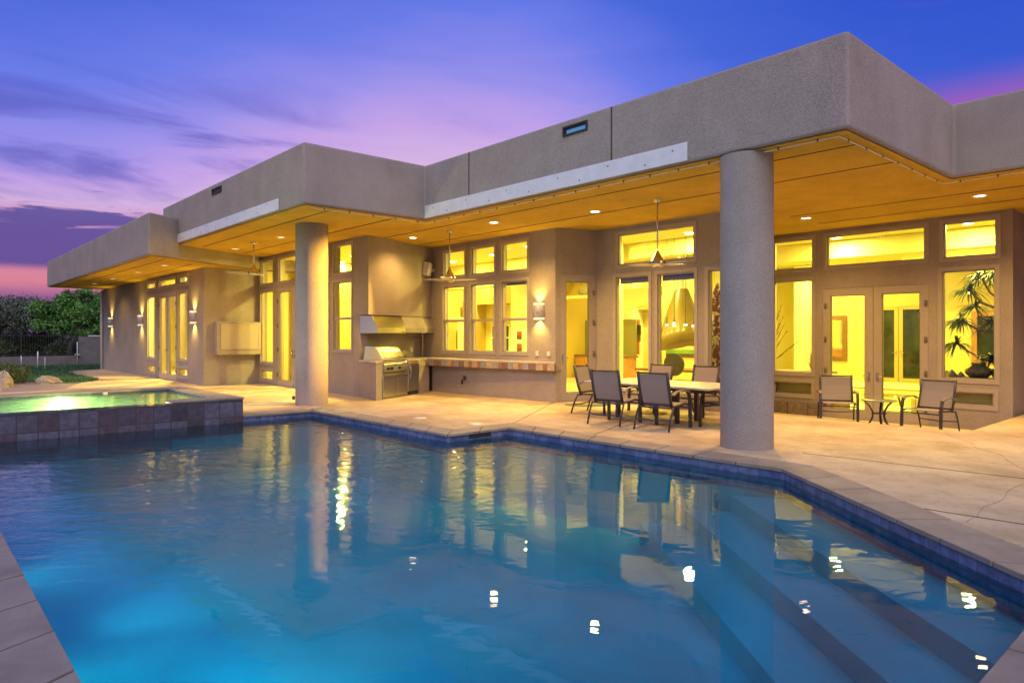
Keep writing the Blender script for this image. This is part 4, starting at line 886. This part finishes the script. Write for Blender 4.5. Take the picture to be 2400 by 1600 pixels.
# sitting room
t = thing('wall_mirror', 'framed mirror on the far wall seen through the left glass door', 'mirror', (-11.3, 26.9, 1.6)); m = MB(); rect_frame(m, F26, -11.9, -10.95, .72, 2.45, .17, .002, .06); m.build('frame', 'leather', t)
m = MB(); m.poly([F26(-11.73, .01, .89), F26(-11.12, .01, .89), F26(-11.12, .01, 2.28), F26(-11.73, .01, 2.28)]); m.build('mirror', 'mirror', t)
t = thing('wall_picture', 'dark picture in a wooden frame behind the dracaena', 'picture', (-6.4, 26.9, 1.6)); m = MB(); rect_frame(m, F26, -6.9, -5.9, .75, 2.5, .16, .002, .06); m.build('frame', 'wood', t)
m = MB(); m.poly([F26(-6.74, .01, .91), F26(-6.06, .01, .91), F26(-6.06, .01, 2.34), F26(-6.74, .01, 2.34)]); m.build('panel', 'darkglass', t)
m = MB(); n = 18; c = (-8.0, 23.2)
for i in range(n):
    a0, a1 = R(200+140*i/n), R(200+140*(i+1)/n); r0, r1 = 3.0, 3.5; P = lambda r, a: (c[0]+r*math.cos(a), c[1]+1.4+r*.62*math.sin(a))
    q = [P(r0, a0), P(r1, a0), P(r1, a1), P(r0, a1)]; m.hexa([(*p, -.42) for p in q]+[(*p, .0) for p in q])
m.build('curved_step', 'iwall', H_)
t = thing('ottoman', 'long striped ottoman on the carpet behind the right glass door', 'ottoman', (-6.0, 20.9, -.42)); m = MB()
for k in range(11): m.box(-6.62+.12*k, -6.62+.12*k+.116, 20.3, 21.3, -.40, .02)
m.build('cushion', 'stripe', t, bevel=.03); MB().box(-6.6, -5.32, 20.32, 21.28, -.42, -.40).build('base', 'dwood', t)
t = thing('sofa', 'brown leather sofa inside the left glass door', 'sofa', (-8.9, 19.6, -.42)); MB().box(-10.4, -8.25, 19.0, 19.9, -.40, .02).build('seat', 'leather', t, bevel=.05); MB().box(-10.4, -8.25, 18.7, 19.0, -.40, .38).build('back', 'leather', t, bevel=.07); MB().box(-8.24, -8.0, 18.75, 19.9, -.40, .22).build('arm', 'leather', t, bevel=.07)
o = MB().box(-8.72, -8.42, 19.02, 19.2, .03, .40).build('red_cushion', 'red', bevel=.06); tag(o, 'bright red cushion on the brown sofa inside the glass door', 'cushion')
t = thing('coffee_table', 'low glass coffee table beside the sofa inside the glass doors', 'coffee table', (-7.4, 20.4, -.42)); MB().lathe([(.0001, .46), (.62, .46), (.62, .44), (.0001, .44)], (-7.3, 20.5, -.42), 32).build('top', 'glasst', t)
for k in range(3): a = R(30+120*k); MB().tube([(-7.3+.4*math.cos(a), 20.5+.4*math.sin(a), -.42), (-7.3+.3*math.cos(a), 20.5+.3*math.sin(a), .02)], .025, 8).build('leg', 'dwood', t)
t = thing('log_drum', 'dark wooden drum chest standing inside the window right of the big column', 'chest', (-9.3, 20.4, .02)); MB().lathe([(.0001, .0), (.36, .0), (.38, .06), (.33, .12), (.33, .40), (.38, .46), (.36, .52), (.0001, .52)], (-9.25, 20.0, .02), 24).build('body', 'dwood', t); MB().lathe([(.385, .06), (.395, .09), (.385, .12)], (-9.25, 20.0, .02), 24).lathe([(.385, .40), (.395, .43), (.385, .46)], (-9.25, 20.0, .02), 24).build('band', 'leather', t)
t = thing('planter_bed', 'pebble planting bed inside the sitting room windows', 'planter', (-6, 18.6, .02)); MB().box(-9.6, -8.05, 18.2, 19.2, -.42, .66).box(-5.4, -4.08, 18.2, 19.3, -.42, .66).build('kerb', 'iwall', t); MB().box(-9.58, -8.07, 18.22, 19.18, .66, .72).box(-5.38, -4.1, 18.22, 19.28, .66, .72).build('pebbles', 'gravel', t)

# ---------------------------------------------------------------- indoor plants
def blade(m, p, d, L, wd, droop, n=5, mi=0):
    p = Vector(p); d = Vector(d).normalized(); side = d.cross(Vector((0, 0, 1)))
    side = side.normalized() if side.length > .01 else Vector((1, 0, 0)); prev = None
    for i in range(n+1):
        f = i/n; q = p+d*L*f+Vector((0, 0, -droop*L*f*f)); ww = wd*(1-f)**.7*(.6+.4*min(1, f*5))+.0008
        cur = (q-side*ww, q+side*ww)
        if prev: m.poly([prev[0], prev[1], cur[1], cur[0]], mi)
        prev = cur
def rosette(m, c, n, L, wd, droop, up=.3, axis=(0, 0, 1)):
    ax = Vector(axis).normalized()
    for i in range(n):
        an = 2.4*i+random.uniform(-.2, .2); z = random.uniform(-.35, 1.)*1.0+up
        d = Vector((math.cos(an), math.sin(an), 0))+ax*z; blade(m, c, d, L*random.uniform(.7, 1.1), wd, droop*random.uniform(.5, 1.4))
dr = thing('dracaena', 'branching dracaena with spiky leaf heads behind the rightmost tall window', 'plant', (-4.35, 18.9, .56))
br = MB(); lf = MB(); base = (-4.25, 18.75, .5)
tips = [((-4.85, 18.7, 2.75), .035), ((-5.0, 18.65, 2.05), .035), ((-5.1, 18.7, 1.5), .03), ((-4.35, 18.6, 3.05), .03), ((-4.7, 18.6, 2.35), .03), ((-4.35, 18.65, 2.0), .03), ((-4.4, 18.7, 1.15), .028), ((-4.6, 18.6, 3.05), .03)]
br.tube([base, (-4.15, 18.75, 1.3), (-4.3, 18.7, 1.9), (-4.2, 18.7, 2.6)], [.06, .05, .045, .03], 8)
for (tp, r), st_p in zip(tips, [(-4.28, 18.7, 2.3), (-4.25, 18.7, 1.75), (-4.15, 18.75, 1.0), (-4.2, 18.7, 2.5), (-4.3, 18.7, 1.9), (-4.2, 18.72, 1.6), (-4.22, 18.75, .8), (-4.25, 18.7, 2.5)]):
    s_, t_ = Vector(st_p), Vector(tp); mid = s_.lerp(t_, .5)+Vector((0, 0, -.10)); br.tube([s_, mid, t_], [r, r*.8, r*.6], 7); rosette(lf, tp, 70, .56, .030, .60, .2, (t_-s_)*1.2)
br.build('branch', 'dbark', dr); lf.build('leaves', 'drac', dr)
d2 = thing('dracaena', 'slender dracaena with spiky heads half hidden by the big column', 'plant', (-9.1, 14.5, .02)); br = MB(); lf = MB()
br.tube([(-8.95, 14.5, .02), (-8.9, 14.5, .9), (-9.1, 14.45, 1.45)], [.05, .04, .03], 7); br.tube([(-8.9, 14.5, .9), (-8.75, 14.5, 1.9), (-8.85, 14.5, 2.4)], [.04, .035, .03], 7)
for tp in [(-9.12, 14.45, 1.25), (-9.0, 14.45, 1.75), (-8.9, 14.5, 2.45)]: rosette(lf, tp, 46, .42, .018, .35)
br.build('branch', 'dbark', d2); lf.build('leaves', 'drac', d2)
t = thing('animal_figure', 'tall brown and white patterned carved figure behind the window left of the big column', 'figure', (-8.78, 14.3, .02)); MB().lathe([(.0001, 0), (.16, 0), (.17, .9), (.13, 1.5), (.10, 2.1), (.15, 2.35), (.12, 2.65), (.03, 2.9)], (-8.78, 14.3, .02), 16).build('body', mat('patterned_wood', (.16, .05, .02), .5, col2=(.75, .65, .5), c2fac=(.52, .55), c2scale=9), t)
oc = thing('ocotillo', 'thin thorny ocotillo branches with red tips inside the window right of the big column', 'plant', (-9.4, 18.7, .71)); m = MB(); tip = MB()
for k in range(9):
    a = random.uniform(.05, .85); b = random.uniform(-.3, .3); L = random.uniform(1.1, 2.0); p = Vector((-9.9, 18.6, .71)); d = Vector((math.sin(a), b*.5, math.cos(a))); pts = [p+d*L*f+Vector((.12*f*f, 0, -.02*f)) for f in (0, .25, .5, .75, 1)]
    m.tube(pts, [.012, .011, .010, .008, .004], 5)
    for i in range(26): q = pts[0].lerp(pts[4], random.uniform(.15, 1)); m.tube([q, q+Vector((random.uniform(-.05, .05), random.uniform(-.04, .04), random.uniform(0, .05)))], [.006, .002], 4, cap=False)
    if k % 4 == 0: tip.tube([pts[4], pts[4]+d*.09], [.018, .006], 6)
m.build('branch', 'iron', oc); tip.build('flower', 'red', oc)
ag = thing('agave', 'small spiky agave in pebbles at the sill right of the big column', 'plant', (-8.45, 18.6, .71)); m = MB()
for k in range(30): a = random.uniform(0, 6.28); e_ = random.uniform(.35, 1.4); blade(m, (-8.5, 18.6, .71), (math.cos(a)*math.cos(e_), math.sin(a)*math.cos(e_)*.7, math.sin(e_)), random.uniform(.35, .73), .022, .05)
m.build('leaves', 'agave', ag)
po = thing('clay_pot', 'squat bronze glazed pot beside the green leaves at the rightmost window sill', 'pot', (-4.6, 18.6, .71)); MB().lathe([(.0001, 0), (.16, 0), (.27, .12), (.27, .2), (.15, .29), (.13, .31), (.17, .345), (.15, .35)], (-4.62, 18.55, .71), 24).build('body', mat('glazed_pot', (.16, .12, .05), .3, var=.4, vscale=9), po)
gp = thing('leafy_plant', 'broad dark green leafy plant in the corner of the rightmost window', 'plant', (-4.25, 18.5, .71)); m = MB()
for k in range(26):
    a = random.uniform(0, 6.28); p = (-4.25+random.uniform(-.05, .05), 18.5, .73); blade(m, p, (math.cos(a), math.sin(a)*.6, random.uniform(.5, 1.6)), random.uniform(.35, .6), .075, .55, 6)
m.build('leaves', 'broad', gp)
for k, (x, y, r) in enumerate([(-5.15, 18.5, .13), (-4.98, 18.55, .10), (-5.28, 18.6, .11)]):
    m = MB().lathe([(.0001, r*1.5), (r*.35, r*1.2), (r*.8, r*.6), (r, 0)], (x, y, .71), 7, sm=False); tag(m.build('pebble_rock', 'rock'), ['pointed tan rock on the sill of the rightmost window, the largest', 'pointed tan rock on the sill of the rightmost window, the smallest', 'pointed tan rock in the left corner of the rightmost sill'][k], 'rock')
# kitchen and left rooms
t = thing('indoor_fan', 'white ceiling fan with a glowing globe inside the right kitchen window', 'ceiling fan', (-15.05, 14.5, 3.0)); x, y = -15.1, 14.9
MB().tube([(x, y, 4.38), (x, y, 3.2)], .012, 8).build('rod', 'white', t); MB().lathe([(.02, .2), (.12, .16), (.14, .05), (.10, .0)], (x, y, 3.02), 20).build('motor', 'white', t); MB().lathe([(.13, 0), (.15, -.06), (.10, -.14), (.0001, -.17)], (x, y, 3.02), 20).build('globe', 'lamp', t)
for k in range(4): a = R(20+90*k); MB().bar((x+.12*math.cos(a), y+.12*math.sin(a), 3.1), (x+.6*math.cos(a), y+.6*math.sin(a), 3.12), .13, .012, (-math.sin(a), math.cos(a), .15)).build('blade', 'white', t)
t = thing('kitchen_counter', 'kitchen counter with a sink along the inside of the kitchen windows', 'counter', (-15.5, 13.0, 0)); MB().box(-17.7, -12.9, 12.75, 13.4, .02, .90).build('cabinet', 'wood', t); MB().box(-17.75, -12.85, 12.72, 13.45, .902, .94).build('countertop', 'tabletop', t)
t = thing('kitchen_faucet', 'tall dark kitchen faucet behind the right kitchen window', 'faucet', (-13.7, 13.0, .94)); MB().tube([(-13.62, 13.0, .94), (-13.62, 13.0, 1.5), (-13.7, 13.02, 1.56), (-13.86, 13.06, 1.56), (-13.86, 13.06, 1.46)], .018, 8).build('spout', 'iron', t); MB().tube([(-13.52, 13.0, .94), (-13.52, 13.0, 1.2)], .02, 8).build('lever', 'iron', t)
t = thing('flower_vase', 'small arrangement of red and white flowers on the sill of the middle kitchen window', 'flowers', (-15.4, 13.0, .94)); MB().lathe([(.05, 0), (.06, .1), (.04, .18)], (-15.4, 13.0, .94), 12).build('vase', 'vase', t); m = MB()
for k in range(16): a = random.uniform(0, 6.28); blade(m, (-15.4, 13.0, 1.1), (math.cos(a), math.sin(a), random.uniform(.8, 2)), random.uniform(.12, .28), .018, .2, 3, k % 3)
m.build('flowers', ['red', 'white', 'leafA'], t)
t = thing('potted_fern', 'small dark leafed potted plant on the sill of the left kitchen window', 'plant', (-16.8, 13.0, .94)); m = MB(); rosette(m, (-16.75, 13.0, 1.0), 40, .34, .012, .7, .35); m.build('leaves', 'drac', t); MB().lathe([(.07, 0), (.09, .1)], (-16.75, 13.0, .94), 12).build('pot', 'basalt', t)
t = thing('fridge', 'tall pale panelled fridge inside the left kitchen window', 'fridge', (-19.6, 16.0, 0)); MB().box(-20.9, -19.9, 15.2, 15.95, .02, 2.35).build('body', mat('pale_panel', (.80, .62, .36), .5), t, bevel=.05); MB().tube([(-19.93, 15.16, 1.2), (-19.93, 15.16, 1.9)], .02, 8).build('handle', 'iron', t)
m = MB(); Fq = X(18.29)
for k in range(5): m.fbox(Fq, -20.1, -19.85, .0, .03, 1.05+.16*k, 1.05+.16*(k+1), k % 3)
tag(m.build('wall_art', ['dwood', 'red', 'white']), 'narrow red white and black wall art inside the right kitchen window', 'wall art')
t = thing('dark_cabinet', 'dark wood cabinet wall with drawers behind the glass door beside the smaller column', 'cabinet', (-21.6, 13.2, 0)); MB().box(-23.1, -21.9, 12.9, 13.55, .02, 1.75).build('body', 'dwood', t, bevel=.01); MB().box(-21.88, -20.5, 12.95, 13.55, .7, 1.6).build('hutch', 'leather', t); MB().box(-21.88, -20.5, 12.9, 13.55, .02, .69).build('drawers', 'iwall', t)
for z in (.2, .38, .56): MB().tube([(-21.5, 12.88, z), (-20.9, 12.88, z)], .012, 6).build('pull', 'iron', t)
t = thing('bed', 'bed with pale covers and a wooden footboard inside the far glass doors', 'bed', (-28.6, 11, 0)); MB().box(-29.9, -27.6, 10.2, 10.32, .02, 1.0).build('footboard', 'wood', t); MB().box(-29.8, -27.7, 10.33, 12.5, .3, .85).build('mattress', 'iceil', t, bevel=.06); MB().box(-29.85, -27.65, 10.32, 12.5, .02, .30).build('base', 'wood', t)
t = thing('table_lamp', 'dark table lamp inside the far glass doors', 'lamp', (-27.0, 11.8, .7)); MB().lathe([(.18, .65), (.09, 1.0)], (-27.9, 11.6, .86), 16).build('shade', 'basalt', t); MB().tube([(-27.9, 11.6, .86), (-27.9, 11.6, 1.6)], .025, 8).build('stem', 'iron', t)

# ================================================================ GARDEN
def cloud(name, blobs, n, size, mt, parent, upb=.2, asp=.5, holes=.0):
    vol = np.array([b[3]*b[4]*b[5] for b in blobs])**.75; vol /= vol.sum(); V = []; 
    idx = rng.choice(len(blobs), n, p=vol); B = np.array(blobs)[idx]
    d = rng.normal(size=(n, 3)); d /= np.linalg.norm(d, axis=1, keepdims=True); r = rng.random(n)**.38
    c = B[:, :3]+d*B[:, 3:6]*r[:, None]*rng.uniform(.85, 1.12, (n, 1))
    nr = rng.normal(size=(n, 3))+d*.7+np.array([0, 0, upb]); nr /= np.linalg.norm(nr, axis=1, keepdims=True)
    u = np.cross(nr, rng.normal(size=(n, 3))); u /= np.linalg.norm(u, axis=1, keepdims=True); v = np.cross(nr, u)
    s = size*rng.uniform(.6, 1.4, (n, 1)); u = u*s; v = v*s*asp
    P = np.stack([c-u, c-v, c+u, c+v], 1).reshape(-1, 3)
    me = bpy.data.meshes.new(name); me.vertices.add(4*n); me.vertices.foreach_set('co', P.ravel()); me.loops.add(4*n); me.loops.foreach_set('vertex_index', np.arange(4*n)); me.polygons.add(n); me.polygons.foreach_set('loop_start', np.arange(0, 4*n, 4)); me.polygons.foreach_set('loop_total', np.full(n, 4))
    me.materials.append(M[mt]); me.update(); me.validate(); o = bpy.data.objects.new(name, me); COL.objects.link(o)
    if parent is not None: attach(o, parent)
    return o
def tree(label, base, trunk, blobs, n, size, mt, twigs=0, name='tree'):
    t = thing(name, label, 'tree', base); m = MB(); m.tube([base]+trunk, [.16]+[.13*(1-.5*i/len(trunk)) for i in range(len(trunk))], 8)
    for b in blobs: e_ = Vector(b[:3]); s_ = Vector(trunk[-1]); m.tube([s_, s_.lerp(e_, .5)+Vector((0, 0, -.1)), e_], [.08, .05, .02], 6)
    m.build('trunk', 'bark', t)
    if twigs:
        m = MB()
        for k in range(twigs):
            b = random.choice(blobs); a = random.uniform(0, 6.28); p = Vector(b[:3]); d = Vector((math.cos(a)*.5, math.sin(a)*.9, random.uniform(.6, 1.3))).normalized(); L = b[5]*random.uniform(1.0, 1.5); pts = [p+d*L*f+Vector((random.uniform(-.1, .1), random.uniform(-.1, .1), 0)) for f in (0, .4, .7, 1)]
            m.tube(pts, [.03, .02, .012, .006], 4, cap=False)
            for j in range(6): q = pts[1].lerp(pts[3], random.random()); m.tube([q, q+Vector((random.uniform(-.25, .25), random.uniform(-.35, .35), random.uniform(0, .3)))], [.010, .004], 3, cap=False)
        m.build('twigs', 'bark', t)
    cloud('crown', blobs, n, size, mt, t); return t
tree('dense green leafy tree beside the left end of the house', (-47.6, 7.55, -.02), [(-47.5, 7.7, 1.2), (-47.9, 8.2, 2.2)],
     [(-48.4, 8.4, 3.0, 1.3, 1.0, .9), (-48.8, 7.0, 2.9, 1.2, .8, .8), (-48.2, 9.6, 2.9, 1.2, .9, .75), (-48.7, 7.7, 3.8, .9, .7, .6), (-48.3, 9.3, 3.7, .9, .7, .55), (-48, 7.3, 2.2, .9, .7, .5), (-48, 9.3, 2.1, 1.0, .8, .5), (-48.3, 6.2, 3.3, .8, .6, .5), (-48.3, 8.5, 4.25, .6, .5, .3), (-48, 8.4, 1.75, .8, .7, .35), (-48.1, 10.3, 3.4, .8, .7, .6), (-48.5, 6.3, 2.3, .8, .6, .4)], 17000, .085, 'leafA')
tree('grey green desert tree with bare twigs on top at the left edge of the photo', (-54.5, 4.6, -.02), [(-54.4, 4.8, 1.3), (-54.5, 5.0, 2.2)],
     [(-54.5, 5.2, 3.3, 1.9, 1.5, 1.0), (-54.2, 3.6, 2.9, 1.8, 1.5, 1.1), (-54.8, 6.6, 3.3, 1.7, 1.3, 1.0), (-54.0, 5.9, 2.6, 1.7, 1.5, .8), (-54.6, 2.0, 2.9, 1.8, 1.5, 1.2), (-54.3, 7.9, 2.9, 1.5, 1.2, 1.2)], 16000, .085, 'leafB', 26)
tree('thin dark leafed tree showing between the green tree and the house', (-60, 12.4, -.02), [(-60, 12.3, 2.0), (-60, 12, 3.0)], [(-60, 11.4, 4.2, 1.8, 1.6, .8), (-60, 12.9, 4.0, 1.8, 1.6, .9), (-60, 10.3, 3.6, 1.6, 1.4, .9)], 4500, .10, 'leafB', 30)
tree('low dark tree beyond the iron fence at the far left', (-62, -1, -.02), [(-62, -1, 1.5)], [(-62, -1, 2.6, 2.5, 3, 1.4), (-62, 3, 2.2, 2.4, 2.6, 1.2)], 6000, .14, 'leafC')
for k, (x, y, r, h) in enumerate([(-53, 1.2, 1.8, 1.6), (-56, 6.3, 2.1, 1.7), (-52, 8.8, 1.6, 1.4), (-60, 9.6, 2.8, 2.0), (-66, 4.2, 3.4, 2.1), (-54, 3.9, 1.5, 1.2)]):
    t = thing('desert_bush', ['rounded dark bush beyond the fence at the very left edge', 'wide dark bush beyond the fence under the green tree', 'dark bush beyond the fence nearest the block wall', 'large dim bush far behind the block wall', 'large dim bush farthest away behind the iron fence', 'low grey bush beyond the fence behind the white stakes'][k], 'bush', (x, y, -.02), group='bushes beyond the fence')
    cloud('leaves', [(x, y, h*.5, r, r*1.1, h*.62), (x+.5, y+r*.6, h*.6, r*.6, r*.6, h*.6)], 6500, .10, 'leafC' if k % 3 else 'leafB', t); MB().tube([(x, y, -.02), (x+.1, y, h*.6)], [.07, .03], 6).build('stem', 'bark', t)
hg = thing('hedge', 'low clipped hedge on the lawn edge behind the boulders', 'hedge', (-30.5, 2.4, 0))
cloud('leaves', [(-30.2, 2.9, .34, 1.5, .75, .42), (-30.6, 1.9, .36, 1.5, .9, .46), (-30.4, .7, .36, 1.5, .95, .45), (-30.6, -.5, .34, 1.5, .9, .45), (-30.5, -1.8, .34, 1.5, .9, .45)], 15000, .045, 'leafC', hg)
m = MB()
for k in range(14): x, y = random.uniform(-31.4, -29.4), random.uniform(-2, 3.2); m.tube([(x, y, 0), (x+random.uniform(-.2, .2), y+random.uniform(-.2, .2), .5)], [.02, .008], 5)
m.build('stems', 'bark', hg)
def boulder(label, c, r, seed):
    rr = random.Random(seed); m = MB(); n1_, n2_ = 9, 14; ph = [rr.uniform(0, 6.28) for _ in range(6)]
    b = len(m.v)
    for i in range(n1_+1):
        th = math.pi/2*(1-i/n1_)
        for j in range(n2_):
            an = 2*math.pi*j/n2_; k = 1+.18*math.sin(2*an+ph[0])*math.cos(th)+.12*math.sin(3*an+ph[1]+2*th)+.08*rr.uniform(-1, 1)
            m.v.append((c[0]+r[0]*math.cos(th)*math.cos(an)*k, c[1]+r[1]*math.cos(th)*math.sin(an)*k, c[2]-.03+r[2]*math.sin(th)*k))
    for i in range(n1_):
        for j in range(n2_): j2 = (j+1) % n2_; m.f.append((b+i*n2_+j, b+(i+1)*n2_+j, b+(i+1)*n2_+j2, b+i*n2_+j2)); m.mi.append(0); m.sm.append(False)
    tag(m.build('boulder', 'rock'), label, 'boulder', 'boulders on the gravel')
boulder('pointed boulder at the foot of the hedge', (-27.9, 2.62, 0), (.35, .30, .50), 3); boulder('large tan boulder cut off by the left edge of the photo', (-25.9, 1.75, 0), (.55, .55, .62), 5); boulder('low flat boulder at the corner of the hedge and lawn', (-29.2, 4.0, 0), (.35, .42, .28), 9)
for k, (x, y, h, r) in enumerate([(-40.8, 5.5, .62, .015), (-43.9, 5.6, .85, .03), (-45.4, 5.05, .60, .02)]):
    o = MB().tube([(x, y, -.01), (x, y, h)], r, 8).build('garden_stake', 'white'); tag(o, ['thin white stake in the lawn, the nearest one', 'thick white stake in the lawn between the two thin ones', 'thin white stake in the lawn just above the hedge'][k], 'stake', 'white stakes in the lawn')
gw = thing('garden_wall', 'low stuccoed garden wall under the iron fence', 'wall', (-46.85, 0, 0)); MB().box(-46.95, -46.75, -14, 7.95, -.1, .52).build('wall', 'wallblock', gw)
ff = thing('iron_fence', 'black iron picket fence on top of the low garden wall', 'fence', (-46.85, 0, .52)); m = MB(); y = -13.9
while y < 7.9: m.box(-46.86, -46.84, y-.009, y+.009, .56, 1.78); y += .125
m.build('picket', 'iron', ff).__setitem__('kind', 'stuff'); m = MB(); m.box(-46.87, -46.83, -14, 7.95, .60, .64); m.box(-46.87, -46.83, -14, 7.95, 1.66, 1.70); m.build('rail', 'iron', ff)
for k in range(9): yy = 7.6-2.4*k; MB().box(-46.88, -46.82, yy-.03, yy+.03, .52, 1.84).build('post', 'iron', ff)
bw = thing('block_wall', 'tall dark block wall running from the fence to the house corner', 'wall', (-45.5, 9.5, 0)); MB().box(-46.9, -46.7, 7.96, 14, -.1, 1.62).build('wall', 'wallblock', bw); MB().box(-46.95, -46.65, 8.45, 14, 1.625, 1.70).build('cap', 'white', bw)
gl_ = thing('garden_lamp', 'white bracket lamp post by the end of the iron fence', 'garden lamp', (-46.6, 7.85, 0)); MB().tube([(-46.6, 7.85, 0), (-46.6, 7.85, 1.32)], .025, 8).build('post', 'white', gl_); MB().box(-46.66, -46.54, 7.72, 7.98, .56, .60).build('bracket', 'white', gl_)
